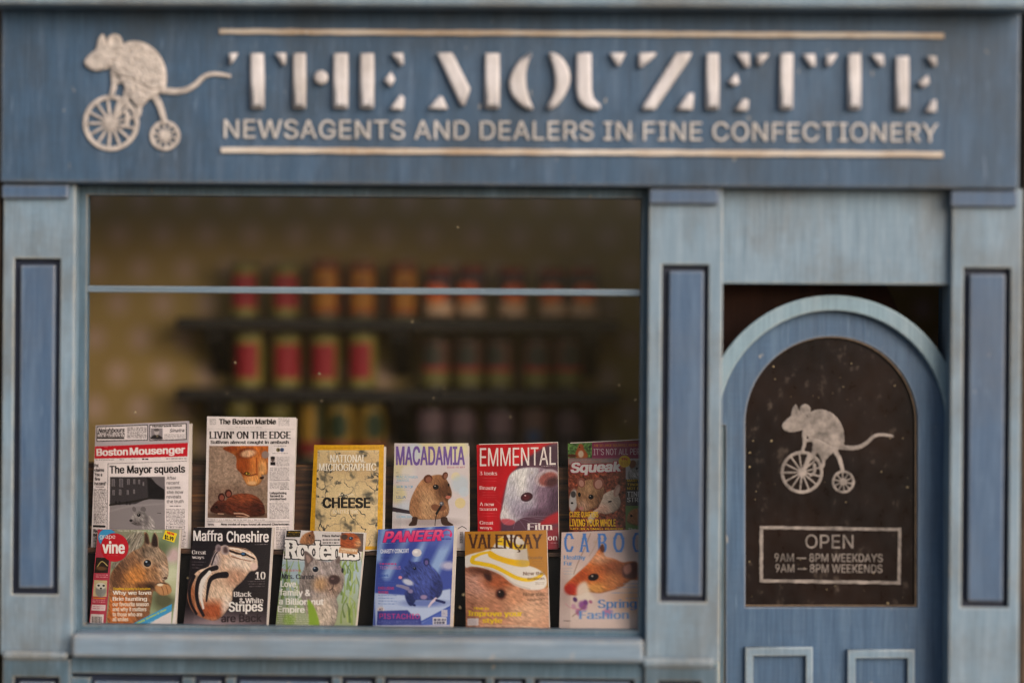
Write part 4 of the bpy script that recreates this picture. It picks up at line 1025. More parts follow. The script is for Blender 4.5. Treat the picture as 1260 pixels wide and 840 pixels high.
# --- cornice and fascia
cornice = adopt(pbox('cornice', -14, 1272, -110, 6.5, -0.060, 0.05, M['light'], None, 0.003), shop)
fascia = adopt(pbox('fascia', 1, 1256, -108, 228.5, -0.014, 0.045, M['fascia'], None, 0.003), shop)
FY = -0.014
def zp(pts, ox):
    return [(ox + x / 4.667, 20 + y / 4.667) for x, y in pts]
L_ = []
LET = []
def nxt():
    global L_
    LET.append(L_); L_ = []
def stem(ox, x0, x1, y0=217, y1=535, dx=0):
    L_.append(zp([(x0 + 4, y0), (x1 - 2, y0 + 1), (x1 + dx, (y0 + y1) / 2), (x1 + dx - 2, y1 - 4), (x1 + dx - 8, y1), (x0 + dx + 7, y1), (x0 + dx, y1 - 5), (x0 + dx * .5, (y0 + y1) / 2)], ox))
def bit(ox, *pts):
    L_.append(zp(pts, ox))
def curved(ox, pts):
    L_.append(zp(spline(pts, True, 4), ox))
bit(260, (105, 218), (158, 216), (128, 268), (112, 284), (106, 262)); stem(260, 226, 306, dx=4); bit(260, (368, 215), (432, 217), (430, 275), (416, 290))
nxt(); stem(260, 471, 548); L_.append([(260 + (633 + 40 * math.cos(a)) / 4.667, 20 + (357 + 42 * math.sin(a)) / 4.667) for a in np.linspace(0, 2 * math.pi, 20)[:-1]]); stem(260, 702, 790)
nxt(); stem(260, 855, 938); bit(260, (1033, 217), (1104, 217), (1106, 282), (1088, 290)); bit(260, (992, 372), (1035, 322), (1057, 365), (1034, 412)); bit(260, (1024, 540), (1106, 540), (1110, 468), (1088, 455))
nxt(); bit(500, (124, 536), (192, 462), (208, 466), (242, 536)); bit(500, (176, 215), (266, 215), (368, 420), (336, 520), (312, 515)); stem(500, 450, 538)
nxt(); curved(500, [(704, 218), (640, 268), (598, 345), (590, 405), (610, 465), (655, 515), (700, 540), (728, 532), (704, 470), (688, 395), (690, 310), (716, 222)])
curved(500, [(818, 222), (842, 300), (852, 380), (842, 450), (806, 530), (846, 532), (895, 482), (934, 405), (940, 345), (920, 280), (880, 232), (840, 214)])
nxt(); L_.append(zp(np.vstack([[(978, 216), (1062, 216), (1064, 430)], spline([(1064, 430), (1076, 478), (1112, 512), (1104, 540), (1052, 538), (1008, 514), (980, 468), (973, 400)], False, 4)]), 500))
bit(720, (138, 216), (232, 216), (198, 288), (180, 290)); nxt(); bit(720, (308, 215), (412, 215), (370, 262), (322, 302), (304, 292)); bit(720, (522, 217), (612, 215), (590, 262), (402, 540), (325, 542), (336, 505)); bit(720, (520, 542), (590, 446), (622, 446), (617, 542))
nxt(); stem(720, 690, 768, 217, 540); bit(720, (862, 216), (938, 218), (942, 294), (916, 302)); bit(720, (818, 382), (868, 332), (884, 390), (852, 408)); bit(720, (854, 546), (932, 546), (938, 486), (906, 476))
nxt(); bit(720, (984, 222), (1054, 222), (1004, 290), (984, 282)); stem(930, 134, 214, 218, 540, -4); bit(930, (264, 222), (336, 222), (340, 290), (312, 298))
nxt(); bit(930, (399, 226), (466, 222), (440, 272), (414, 298), (398, 280)); stem(930, 522, 600, 220, 540, 1); bit(930, (655, 222), (728, 225), (733, 288), (706, 294))
nxt(); stem(930, 796, 876, 234, 546); bit(930, (974, 232), (1032, 236), (1034, 290), (1010, 296)); bit(930, (922, 385), (985, 342), (992, 390), (955, 418)); bit(930, (964, 554), (1032, 554), (1032, 484), (1004, 486))
nxt()
for P_ in LET:
    relief('sign_letter', P_, FY, 0.0100, 0.0042, M['white'], fascia)
word('tagline_lettering', 'NEWSAGENTS AND DEALERS IN FINE CONFECTIONERY', 276, 1154, 150, 172.5, FY, 0.0026, M['tagline'], fascia, 0.0001, 1.03)
for l, r, t, b in ((270, 1161, 38.5, 45.5), (272, 1160, 184, 191.5)):
    n = 60
    top = [(l + (r - l) * i / n, t + rng.uniform(-.5, .5) + (l + (r - l) * i / n - 715) * .0062) for i in range(n + 1)]
    bot = [(l + (r - l) * i / n, b + rng.uniform(-.5, .5) + (l + (r - l) * i / n - 715) * .0062) for i in range(n, -1, -1)]
    relief('rule_line', [top + bot], FY, 0.0035, 0.001, M['beige'], fascia, 1)

# --- mouse riding a high-wheel bicycle, carved in relief (sign) and etched (door)
def emblem_masks():
    A = Art(988, 840, '#000000')
    body = A.m_blob([(238, 262), (262, 180), (305, 120), (380, 102), (458, 124), (520, 178), (560, 258), (567, 340), (556, 408), (500, 432), (452, 470), (412, 512), (384, 500), (366, 466), (330, 430), (318, 380), (290, 330), (250, 296)], 2)
    head = A.m_blob([(72, 228), (92, 196), (146, 152), (200, 120), (260, 130), (270, 200), (252, 255), (215, 272), (150, 284), (100, 272), (78, 250)], 2)
    ear1 = A.m_blob([(148, 160), (154, 100), (170, 70), (186, 60), (200, 92), (208, 140)], 2)
    ear2 = A.m_ell(256, 108, 46, 48, 0, .05)
    tail = A.m_line([(552, 402), (620, 408), (692, 398), (752, 362), (800, 318), (862, 302), (950, 314)], 40, 22, 2)
    limbs = np.zeros_like(body)
    for P, w0, w1 in (([(248, 290), (252, 370), (236, 432)], 34, 26), ([(262, 350), (300, 345), (350, 352)], 28, 28), ([(336, 400), (318, 470), (282, 505), (262, 560)], 44, 30), ([(400, 490), (402, 540), (380, 575)], 30, 24), ([(330, 540), (330, 600), (300, 625)], 26, 22), ([(488, 424), (528, 490), (556, 590)], 42, 30)):
        limbs = np.maximum(limbs, A.m_line(P, w0, w1, 2))
    wheel = np.zeros_like(body)
    for cx, cy, R, rim, hub, ns, sw in ((232, 600, 170, 27, 34, 13, 15), (560, 676, 92, 22, 28, 10, 13)):
        r = np.hypot(A.X - cx, A.Y - cy)
        wheel = np.maximum(wheel, np.clip((rim / 2 - np.abs(r - R + rim / 2)) / 3 + .5, 0, 1))
        wheel = np.maximum(wheel, np.clip((hub - r) / 3 + .5, 0, 1))
        for k in range(ns):
            a = 2 * math.pi * k / ns + .22
            wheel = np.maximum(wheel, A.m_line([(cx, cy), (cx + (R - 8) * math.cos(a), cy + (R - 8) * math.sin(a))], sw, sw, 2))
    return A, body, head, ear1, ear2, tail, limbs, wheel
EM = emblem_masks()
def emblem(name, cx, cy, sc, Y, h, mat, parent, furry, step=3):
    A, body, head, ear1, ear2, tail, limbs, wheel = EM
    allm = np.maximum.reduce([body, head, ear1, ear2, tail, limbs, wheel])
    H = np.maximum.reduce([.45 * np.minimum(1, blur(wheel, 3) * 1.4), .60 * np.minimum(1, blur(limbs, 5) * 1.5), .55 * np.minimum(1, blur(tail, 5) * 1.5), 1.0 * np.sqrt(blur(body, 22)), .92 * np.sqrt(blur(head, 14)), .80 * np.sqrt(blur(ear1, 6)), 1.0 * np.sqrt(blur(ear2, 7)) - .28 * A.m_ell(258, 110, 26, 28, 0, .8)])
    n = rng.standard_normal(body.shape).astype(np.float32)
    n = blur(n, 5); n /= n.std()
    H = H + furry * (n * .085 * blur(body, 6) + n * .04 * head)
    H *= 1 - .30 * A.m_line([(300, 320), (380, 345), (470, 395), (540, 400)], 14, 10, 8) - .25 * A.m_line([(216, 268), (252, 215), (300, 160)], 12, 8, 8)
    H = np.clip(H, 0.12, 1.2)
    ys = np.arange(40, 800, step); xs = np.arange(50, 970, step)
    mk = allm[np.ix_(ys, xs)]; Hs = H[np.ix_(ys, xs)]
    use = mk > .5
    cell = use[:-1, :-1] | use[1:, :-1] | use[:-1, 1:] | use[1:, 1:]
    full = use[:-1, :-1].astype(int) + use[1:, :-1] + use[:-1, 1:] + use[1:, 1:]
    cell &= full >= 2
    need = np.zeros_like(use); need[:-1, :-1] |= cell; need[1:, :-1] |= cell; need[:-1, 1:] |= cell; need[1:, 1:] |= cell
    idx = -np.ones(use.shape, int); idx[need] = np.arange(need.sum())
    Vv = []
    for j, i in zip(*np.where(need)):
        px = cx + (xs[i] - 232) / 4.94 * sc; py = cy + (ys[j] - 600) / 4.94 * sc
        w = W(px, py, Y)
        Vv.append((w.x, Y - (h * Hs[j, i] if use[j, i] else -.0006), w.z))
    Ff = [(idx[j, i], idx[j + 1, i], idx[j + 1, i + 1], idx[j, i + 1]) for j, i in zip(*np.where(cell))]
    me = bpy.data.meshes.new(name)
    me.from_pydata(Vv, [], [tuple(int(q) for q in f) for f in Ff]); me.update()
    return adopt(link(name, me, mat, None, True), parent)
emblem('mouse_emblem', 136.8, 151.8, 1.0, FY, 0.0065, M['relief'], fascia, 1.0)

# --- three pilasters
def pilaster(outer, hole, panel, cap, band, plinth, phole, ppanel):
    pil = adopt(ring_plate('pilaster', outer, hole, 0.0, 0.058, 0.009, [M['light'], M['groove']], None), shop)
    adopt(pbox('panel', *panel, 0.0005, 0.012, M['panel'], None, 0.0022), pil)
    adopt(pbox('capital', *cap, -0.0075, 0.01, M['panel'], None, 0.0025), pil)
    adopt(pbox('plinth_moulding', *band, -0.0085, 0.01, M['light'], None, 0.0055), pil)
    adopt(ring_plate('plinth', plinth, phole, -0.0035, 0.012, 0.0085, [M['frame'], M['groove']], None), pil)
    adopt(pbox('plinth_panel', *ppanel, -0.0010, 0.011, M['panel'], None, 0.002), pil)
    return pil
pilaster((2, 91, 226, 806), (16.5, 72.5, 318.5, 730.5), (24, 66, 326, 723), (1.5, 84, 227, 244), (1, 83.5, 800.5, 812), (2, 86, 810, 1068), (17, 71.5, 833, 1000), (23, 66, 839, 994))
pilaster((796.5, 888, 230, 815), (813.5, 870.5, 326, 740), (821.5, 865, 333, 733), (799, 885, 232, 251), (790.5, 879, 808.5, 821.5), (792, 882, 820, 1068), (810, 862, 838, 1000), (816, 856, 844, 994))
pilaster((1168.5, 1255.5, 232, 1068), (1184.5, 1242, 330, 746.5), (1192, 1235.5, 337.5, 739.5), (1170.5, 1252, 234, 254.5), (1168, 1254, 1010, 1022), (1169, 1255, 1021, 1069), (1190, 1240, 1030, 1060), (1196, 1234, 1036, 1054))

# --- window: frame, rail, glass, sill
win = adopt(ring_plate('window_frame', (86, 806, 222, 792), (106, 787, 242.5, 771.5), 0.019, 0.034, 0.0335, [M['frame'], M['frame']], None, 0.0018), shop)
bm = bmesh.new(); bm.from_mesh(win.data)          # open the recess floor: the pane sits there instead
kill = [f for f in bm.faces if abs(f.normal.y) > .9 and len(f.verts) >= 4 and abs(f.calc_center_median().y - 0.0335) < 1e-4]
back = [f for f in bm.faces if abs(f.normal.y) > .9 and abs(f.calc_center_median().y - 0.034) < 1e-4]
bmesh.ops.delete(bm, geom=kill + back, context='FACES'); bm.to_mesh(win.data); bm.free()
adopt(pbox('glazing_bar', 104, 788, 353.5, 362, 0.0215, 0.0305, M['rail'], None, 0.0015), win)
adopt(pbox('window_pane', 103, 790, 240, 774, 0.0310, 0.0325, M['glass'], None, 0, 0), win)
adopt(pbox('window_sill', 88, 792.5, 784, 812, -0.020, 0.025, M['sill'], None, 0.0045), shop)

def flecks(name, n, l, r, t, b, Y, parent, rmax, mat, inside=None, seed=1):
    r_ = random.Random(seed)
    bm = bmesh.new()
    for k in range(n):
        px, py = r_.uniform(l, r), r_.uniform(t, b)
        if inside and not inside(px, py):
            continue
        w = W(px, py, Y)
        R = (rmax * r_.random() ** 2.2 + .4) / 1000
        vs = []
        m = 7
        for i in range(m):
            a = 2 * math.pi * i / m
            q = R * r_.uniform(.6, 1.2)
            vs.append(bm.verts.new((w.x + q * math.cos(a), Y, w.z + q * math.sin(a))))
        c = bm.verts.new((w.x, Y - R * .5, w.z))
        for i in range(m):
            bm.faces.new((vs[i], vs[(i + 1) % m], c))
    o = from_bm(name, bm, mat)
    o['kind'] = 'stuff'
    return adopt(o, parent)
flecks('dust', 55, 110, 785, 246, 768, 0.0308, win, 1.6, M['dust'], seed=3)

# --- stall riser under the window
riser = adopt(pbox('stall_riser', 84, 798, 806, 1068, 0.015, 0.045, M['groove'], None, 0), shop)
adopt(pbox('riser_rail', 86, 795, 808, 832.5, 0.003, 0.02, M['frame'], None, 0.002), riser)
adopt(pbox('riser_rail', 86, 795, 985, 1067, 0.003, 0.02, M['frame'], None, 0.002), riser)
cuts = [(110, 224), (239, 276), (289, 408), (420, 461), (472, 597), (607, 646.5), (657, 780)]
ed = [86] + [v for c in cuts for v in c] + [795]
for k in range(0, len(ed), 2):
    adopt(pbox('riser_stile', ed[k], ed[k + 1], 832.7, 984.8, 0.0034, 0.02, M['frame'], None, 0.0015), riser)
for l, r in cuts:
    adopt(pbox('riser_panel', l + 5, r - 5, 838, 979, 0.006, 0.02, M['panel'], None, 0.002), riser)

# --- door with arched surround
adopt(pbox('door_header', 884, 1172, 224, 350, 0.012, 0.05, M['light'], None, 0.0025), shop)
def arc(cx, cy, R, a0, a1, n=40):
    return [(cx + R * math.cos(math.radians(a)), cy - R * math.sin(math.radians(a))) for a in np.linspace(a0, a1, n)]
surround = relief('door_surround', [[(1022.8 + 158.8, 1045)] + arc(1022.8, 522, 158.8, 0, 180) + [(1022.8 - 158.8, 1045), (1022.8 - 139.5, 1045)] + arc(1022.8, 522, 139.5, 180, 0) + [(1022.8 + 139.5, 1045)]], 0.044, 0.014, 0.002, M['arch'], shop)
PX, PY, PR = 1021, 519.5, 105.2
door = relief('door', [[(1022.8 + 145, 1045)] + arc(1022.8, 522, 145, 0, 180) + [(1022.8 - 131.5, 523), (1022.8 - 131.5, 1045)],
                       [(PX + PR, 744.5)] + arc(PX, PY, PR, 0, 180) + [(PX - PR, 744.5)]], 0.058, 0.016, 0.0014, M['door'], shop)
adopt(pbox('door_jamb', 878, 893, 440, 1060, 0.0448, 0.09, M['frame'], None, 0.001), shop)
adopt(pbox('door_jamb', 1164.5, 1175, 352, 1060, 0.022, 0.09, M['frame'], None, 0.001), shop)
pane = relief('door_pane', [[(PX + PR + 2, 746)] + arc(PX, PY, PR + 2, 0, 180) + [(PX - PR - 2, 746)]], 0.052, 0.005, 0.0004, M['doorglass'], door, 1)
relief('pane_beading', [[(PX + PR + .4, 744.9)] + arc(PX, PY, PR + .4, 0, 180) + [(PX - PR - .4, 744.9)], [(PX + PR - 1.1, 743.4)] + arc(PX, PY, PR - 1.1, 0, 180) + [(PX - PR + 1.1, 743.4)]], 0.0475, 0.0045, 0.0004, M['timberlip'], door, 1)
EY = 0.0470
emblem('mouse_emblem', 986.7, 580.8, 0.766, EY, 0.0012, M['etch'], door, 0.4, 4)
wob = lambda P: [(x + rng.uniform(-.4, .4), y + rng.uniform(-.4, .4)) for x, y in P]
def side(x0, y0, x1, y1, n=24):
    return [(x0 + (x1 - x0) * i / n, y0 + (y1 - y0) * i / n) for i in range(n)]
bo = side(934.5, 646.5, 1109, 649) + side(1109, 649, 1108, 718.5) + side(1108, 718.5, 934.5, 716) + side(934.5, 716, 934.5, 646.5)
bi = side(938.8, 650.5, 1104.8, 653) + side(1104.8, 653, 1104, 714.5) + side(1104, 714.5, 938.8, 712) + side(938.8, 712, 938.8, 650.5)
relief('hours_border', [wob(bo), wob(bi)], EY, 0.001, 0.0002, M['etch'], door, 1)
word('hours_lettering', 'OPEN', 991, 1050, 657.5, 674, EY, 0.0010, M['etch'], door, 0.0004)
word('hours_lettering', '9AM — 8PM WEEKDAYS', 953, 1086, 680.8, 690.5, EY, 0.0010, M['etch'], door, 0.0002)
word('hours_lettering', '9AM — 8PM WEEKENDS', 954, 1085.5, 693.8, 703.8, EY, 0.0010, M['etch'], door, 0.0002)
for l, r, t in ((916.5, 999.5, 794.5), (1042, 1124.5, 797.5)):
    relief('panel_moulding', [[(l, t), (r, t), (r - 1, 985), (l - 1, 985)], [(l + 10, t + 11), (r - 9, t + 11), (r - 10, 974), (l + 9, 974)]], 0.0425, 0.008, 0.0022, M['light'], door)
flecks('dust', 50, 918, 1124, 420, 742, 0.0466, door, 1.5, M['dust'], lambda x, y: y > PY or math.hypot(x - PX, y - PY) < PR - 6, 9)
adopt(pbox('door_step', 884, 1168, 1046, 1069, -0.01, 0.09, M['frame'], None, 0.003), shop)

# --- inside of the shop
def ibox(name, l, r, t, b, yf, yb, mat):
    return adopt(pbox(name, l, r, t, b, yf, yb, mat, None, 0, 0), shop)
ibox('wallpapered_wall', -160, 1420, 100, 1069, 0.410, 0.430, M['wallpaper'])
x0, x1, z0, z1 = rect(-160, 1420, 100, 1069, 0.41)
def wbox(name, X0, X1, Y0, Y1, Z0, Z1, mat):
    bm = bmesh.new(); add_box(bm, X0, X1, Y0, Y1, Z0, Z1)
    return adopt(from_bm(name, bm, mat), shop)
wbox('side_wall', x0 - .02, x0 + .001, 0.046, 0.409, z0, z1, M['wallpaper'])
wbox('side_wall', x1 - .001, x1 + .02, 0.046, 0.409, z0, z1, M['wallpaper'])
wbox('ceiling', x0 - .02, x1 + .02, 0.0462, 0.280, z1 + .0005, z1 + .02, M['ceiling'])  # stops short of the back wall; opening added to let sky light in
wbox('floor', x0 - .02, x1 + .02, 0.0462, 0.428, 0.001, 0.012, M['floor'])
for l, r, t, b in ((-170, 103, 90, 1068), (103, 790, 90, 240), (103, 790, 785, 1068), (790, 887, 90, 1068), (887, 1164, 90, 349), (1164, 1440, 90, 1068)):
    ibox('inner_lining', l, r, t, b, 0.0345, 0.0455, M['ceiling'])
relief('dark_backing', [[(850, 300), (1066, 300), (1140, 460), (1140, 1060), (850, 1060)]], 0.16, 0.008, 0.0003, M['brownwall'], shop, 1)  # brown board added behind the door to keep the opening above it dark

# --- neighbouring walls and pavement
for l, r, lab in ((1258.5, 1480, 'strip of dark brown wall at the right edge beside the shop front'), (-220, -1, 'thin strip of dark wall at the left edge beside the shop front')):
    o = pbox('neighbouring_wall', l, r, -60, 1068, 0.012, 0.12, M['neighbour'], None, 0.002)
    tag(o, lab, 'wall')
bm = bmesh.new(); add_box(bm, -6, 6, -8, 0.6, -0.05, 0.0)
tag(from_bm('pavement', bm, M['pavement']), kind='structure')

# ------------------------------------------------------------------ display stand in the window
stand = thing('display_stand', 'stepped dark wooden display stand carrying two rows of papers and magazines in the window', 'display stand', tuple(W(450, 774, 0.09)))
def sbox(name, l, r, t, b, yf, yb, mat, bev=0.001):
    return adopt(pbox(name, l, r, t, b, yf, yb, mat, None, bev), stand)
sbox('back_board', 96, 800, 572.5, 676, 0.112, 0.132, M['wood'])
sbox('ledge', 96, 800, 677, 683, 0.0765, 0.132, M['wood'])
sbox('riser_board', 96, 800, 683.2, 776, 0.090, 0.100, M['shadewood'])
sbox('base_board', 96, 800, 775.5, 784, 0.0360, 0.134, M['wood'])

# ------------------------------------------------------------------ papers and magazines
def mag(name, label, cat, group, art, frame, quad, Yb, Yt, bend, mat, pages=(2.2, 0.6), pmat='paper', curl=0.0, nx=180, ny=230, thick=0.0045, extra=None):
    A = art()
    ox, oy, sc = frame
    TL, TR, BR, BL = [np.array(q, float) for q in quad]
    base = W((BL[0] + BR[0]) / 2, (BL[1] + BR[1]) / 2, Yb)
    T = thing(name, label, cat, tuple(base), group)
    def surf(U, V, off, dx=0.0, dz=0.0):
        px = (TL[0] * (1 - U) + TR[0] * U) * (1 - V) + (BL[0] * (1 - U) + BR[0] * U) * V
        py = (TL[1] * (1 - U) + TR[1] * U) * (1 - V) + (BL[1] * (1 - U) + BR[1] * U) * V
        Yp = Yt * (1 - V) + Yb * V
        Yq = Yp - 1.5 * bend * np.sin(np.pi * np.clip(U * .92 + .06, 0, 1)) - curl * np.clip(V - .8, 0, 1) ** 2 * 25 * np.sin(np.pi * U) + bend * .16 * np.sin(5 * U + 4 * V + TL[0]) + .0035 * np.clip(.12 - U, 0, 1) * 8 * V
        # measured pixels stay where they are on the sheet's mean plane
        d = np.stack([(px - 630) / 1000 / D, (420 - py) / 1000 / D, -np.ones_like(px)], -1) @ np.array(CAM_R).T
        t = (Yp - CAM_P.y) / d[..., 1]
        P = np.array(CAM_P) + d * t[..., None]
        P[..., 1] = Yq + off
        P[..., 0] += dx; P[..., 2] += dz
        return P, px, py
    U, V = np.meshgrid(np.linspace(0, 1, nx), np.linspace(0, 1, ny))
    P, px, py = surf(U, V, 0)
    X, Y = np.clip((px - ox) * sc, 0, A.w - 1), np.clip((py - oy) * sc, 0, A.h - 1)
    im = blur(A.im, 1)
    C = im[Y.astype(int), X.astype(int)]
    C = lin(np.clip(C, 0, 1)) * 0.92
    me = bpy.data.meshes.new('cover')
    idx = np.arange(nx * ny).reshape(ny, nx)
    F = np.stack([idx[:-1, :-1], idx[1:, :-1], idx[1:, 1:], idx[:-1, 1:]], -1).reshape(-1, 4)
    me.vertices.add(nx * ny); me.vertices.foreach_set('co', P.astype(np.float32).ravel())
    me.loops.add(F.size); me.loops.foreach_set('vertex_index', F.astype(np.int32).ravel())
    me.polygons.add(len(F)); me.polygons.foreach_set('loop_start', np.arange(0, F.size, 4, dtype=np.int32))
    me.update(calc_edges=True); me.validate()
    at = me.color_attributes.new('ink', 'FLOAT_COLOR', 'POINT')
    at.data.foreach_set('color', np.concatenate([C, np.ones((ny, nx, 1))], -1).astype(np.float32).ravel())
    adopt(link('front_page' if cat == 'newspaper' else 'cover', me, mat, None, True), T)
    # pages behind the cover
    def block(nm, off, th, dx, dz, v0, v1, m, u0=0.02):
        k = 14
        U2, V2 = np.meshgrid(np.linspace(u0, 1, k), np.linspace(v0, v1, 6))
        a, _, _ = surf(U2, V2, off, dx / 1000, dz / 1000); b, _, _ = surf(U2, V2, off + th, dx / 1000, dz / 1000)
        n = k * 6
        Vv = np.vstack([a.reshape(-1, 3), b.reshape(-1, 3)])
        id2 = np.arange(n).reshape(6, k)
        Fs = [(id2[j, i], id2[j + 1, i], id2[j + 1, i + 1], id2[j, i + 1]) for j in range(5) for i in range(k - 1)]
        Fs += [tuple(n + q for q in f[::-1]) for f in Fs]
        rim = list(id2[0, :]) + list(id2[1:, -1]) + list(id2[-1, -2::-1]) + list(id2[-2:0:-1, 0])
        Fs += [(rim[i], rim[(i + 1) % len(rim)], n + rim[(i + 1) % len(rim)], n + rim[i]) for i in range(len(rim))]
        me2 = bpy.data.meshes.new(nm)
        me2.from_pydata(Vv.tolist(), [], [tuple(int(q) for q in f) for f in Fs]); me2.update()
        adopt(link(nm, me2, m), T)
    block('pages', 0.0008, thick, pages[0], pages[1], 0.004, 1.0, M[pmat])
    for e in (extra or []):
        block(*e)
    return T

TOP, BOT = 'papers and magazines in the back row of the window display', 'magazines in the front row of the window display'
NW, CV = M['newsprint'], M['cover']
mag('newspaper', 'tabloid newspaper with red masthead and grey mouse photo, leftmost in the back row', 'newspaper', TOP, art_mouse_news, (105, 505, 5.6), [(118, 523), (233, 517.5), (231, 673), (111, 678)], 0.080, 0.100, 0.003, NW, (3.5, -3), nx=190, ny=240, extra=[('insert', 0.0018, 0.0012, 2.2, -2.0, 0.02, 0.9, M['goldpages'])])
mag('newspaper', 'broadsheet newspaper with a colour photo of an orange cat over a brown mouse, back row', 'newspaper', TOP, art_cat_news, (240, 500, 5.25), [(255, 512), (364.5, 513.5), (359.5, 675), (251, 673)], 0.080, 0.100, 0.0018, NW, (1.2, -1), nx=190, ny=250, thick=0.003)
mag('magazine', 'yellow bordered magazine with a blue veined cheese cover in the back row', 'magazine', TOP, art_cheese, (375, 535, 6.46), [(386.8, 547), (472.5, 547), (470.5, 675.5), (380, 675)], 0.080, 0.100, 0.004, CV, (2.6, -2))
mag('magazine', 'pale magazine with purple masthead and brown gerbil holding a microphone', 'magazine', TOP, art_gerbil, (475, 535, 6.46), [(485.5, 545), (576.3, 545), (577, 674), (481.5, 674)], 0.079, 0.099, 0.002, CV, (1.2, -3))
mag('magazine', 'red magazine with a white mouse in profile on its cover, back row', 'magazine', TOP, art_white_mouse, (580, 535, 6.46), [(586.5, 547), (686, 544.5), (687.5, 675), (588, 676)], 0.078, 0.098, 0.003, CV, (.8, 1.6))
mag('magazine', 'dark magazine with brown and white rats under a magenta strip, right end of back row', 'magazine', TOP, art_two_mice, (690, 535, 6.46), [(698.5, 545.5), (806, 540), (806, 675), (701, 676)], 0.078, 0.100, 0.002, CV, (1, 1.6))
mag('magazine', 'magazine with a red squirrel and red disc masthead, leftmost in the front row', 'magazine', BOT, art_squirrel_red, (105, 640, 5.79), [(120.2, 651), (221.5, 651), (215.3, 770), (109.2, 768.5)], 0.052, 0.072, 0.003, CV, (1.6, 0.4))
mag('magazine', 'black magazine with a striped chipmunk on its cover, front row', 'magazine', BOT, art_chipmunk, (218, 635, 5.79), [(238.4, 648.5), (336, 648.8), (328.2, 771), (225.2, 769.5)], 0.052, 0.072, 0.003, CV, (1.8, .4))
mag('magazine', 'white topped magazine with a grey squirrel in green grass on its cover, front row', 'magazine', BOT, art_squirrel_grey, (330, 640, 5.79), [(352, 651), (449.2, 654.5), (437.2, 774.5), (338.4, 771.5)], 0.052, 0.072, 0.004, CV, (1.8, -.4))
mag('magazine', 'blue music magazine with pink masthead and a dark blue hamster, front row', 'magazine', BOT, art_hamster_blue, (450, 635, 5.79), [(465.3, 651), (558.9, 646.3), (553.6, 771.5), (458.4, 772)], 0.052, 0.072, 0.002, CV, (4.2, -1.5), extra=[('insert', 0.0020, 0.0014, 3.6, -1.5, 0.10, 0.52, M['goldpages']), ('insert', 0.0020, 0.0014, 4.4, -1.5, 0.86, 1.0, M['goldpages'])])
mag('magazine', 'ochre magazine with an animal in a yellow striped sun hat on its cover', 'magazine', BOT, art_sun_hat, (562, 640, 5.79), [(571.8, 653.5), (672.5, 651.5), (676, 774), (573.2, 775)], 0.050, 0.070, 0.004, CV, (.8, 0), curl=0.002)
mag('magazine', 'pinkish magazine with blue masthead and a russet mouse head, rightmost in the front row', 'magazine', BOT, art_pale_mouse, (680, 640, 5.79), [(691, 654.5), (800, 650), (799, 774), (688, 772)], 0.048, 0.068, 0.003, CV, (.6, -1.5), curl=0.002)

# ------------------------------------------------------------------ shelves with tins and jars
SY0, SY1 = 0.312, 0.409
def wall_shelf(t, label):
    x0, x1, z0, z1 = rect(216, 762, t, t + 15, SY0)
    sh = thing('wall_shelf', label, 'shelf', ((x0 + x1) / 2, SY1, z1), 'dark shelves on the back wall')
    bm = bmesh.new(); add_box(bm, x0, x1, SY0, SY1, z0, z1, 0.002)
    adopt(from_bm('board', bm, M['shelf']), sh)
    for px in (262, 490, 726):
        xa, xb, zb, zt = rect(px - 11, px + 11, t + 16, t + 72, SY0)
        bm = bmesh.new()
        prof = [(SY1, z0 - .0004), (SY0 + .012, z0 - .0004), (SY0 + .016, z0 - .016), (SY0 + .045, z0 - .030), (SY1 - .018, z0 - .062), (SY1, z0 - .066)]
        a = [bm.verts.new((xa, y, z)) for y, z in prof]; b = [bm.verts.new((xb, y, z)) for y, z in prof]
        bm.faces.new(a); bm.faces.new(b[::-1])
        for i in range(len(prof)):
            j = (i + 1) % len(prof); bm.faces.new((a[i], a[j], b[j], b[i]))
        adopt(from_bm('bracket', bm, M['shelf']), sh)
    return z1
Z1 = wall_shelf(392, 'dark wooden shelf topmost on the patterned wall, behind the window bar')
Z2 = wall_shelf(479, 'dark wooden shelf second from the top, above the papers')
Z3 = wall_shelf(567, 'lowest dark wooden shelf, mostly hidden behind the papers and magazines')

def lathe(name, prof, mat, seg=28, paintf=None, rows=None, gain=.8):
    prof = np.array(prof)
    if rows:
        t = np.linspace(0, 1, rows)[:, None]; prof = prof[0] * (1 - t) + prof[1] * t
    n = len(prof)
    V, F, C = [], [], []
    for r, z in prof:
        for k in range(seg):
            a = 2 * math.pi * k / seg
            V.append((r * math.sin(a), -r * math.cos(a), z))
            if paintf:
                aa = (a + math.pi) % (2 * math.pi) - math.pi
                C.append((*(gain * lin(hexc(paintf(aa, (z - prof[0][1]) / (prof[-1][1] - prof[0][1]))))), 1))
    for i in range(n - 1):
        for k in range(seg):
            k2 = (k + 1) % seg
            F.append((i * seg + k, i * seg + k2, (i + 1) * seg + k2, (i + 1) * seg + k))
    if not paintf:
        F.append(tuple(range(seg))[::-1]); F.append(tuple(range((n - 1) * seg, n * seg)))
    me = bpy.data.meshes.new(name); me.from_pydata(V, [], F); me.update()
    me.materials.append(mat)
    me.polygons.foreach_set('use_smooth', [len(p.vertices) == 4 for p in me.polygons])
    if paintf:
        at = me.color_attributes.new('ink', 'FLOAT_COLOR', 'POINT'); at.data.foreach_set('color', np.array(C, np.float32).ravel())
    return me

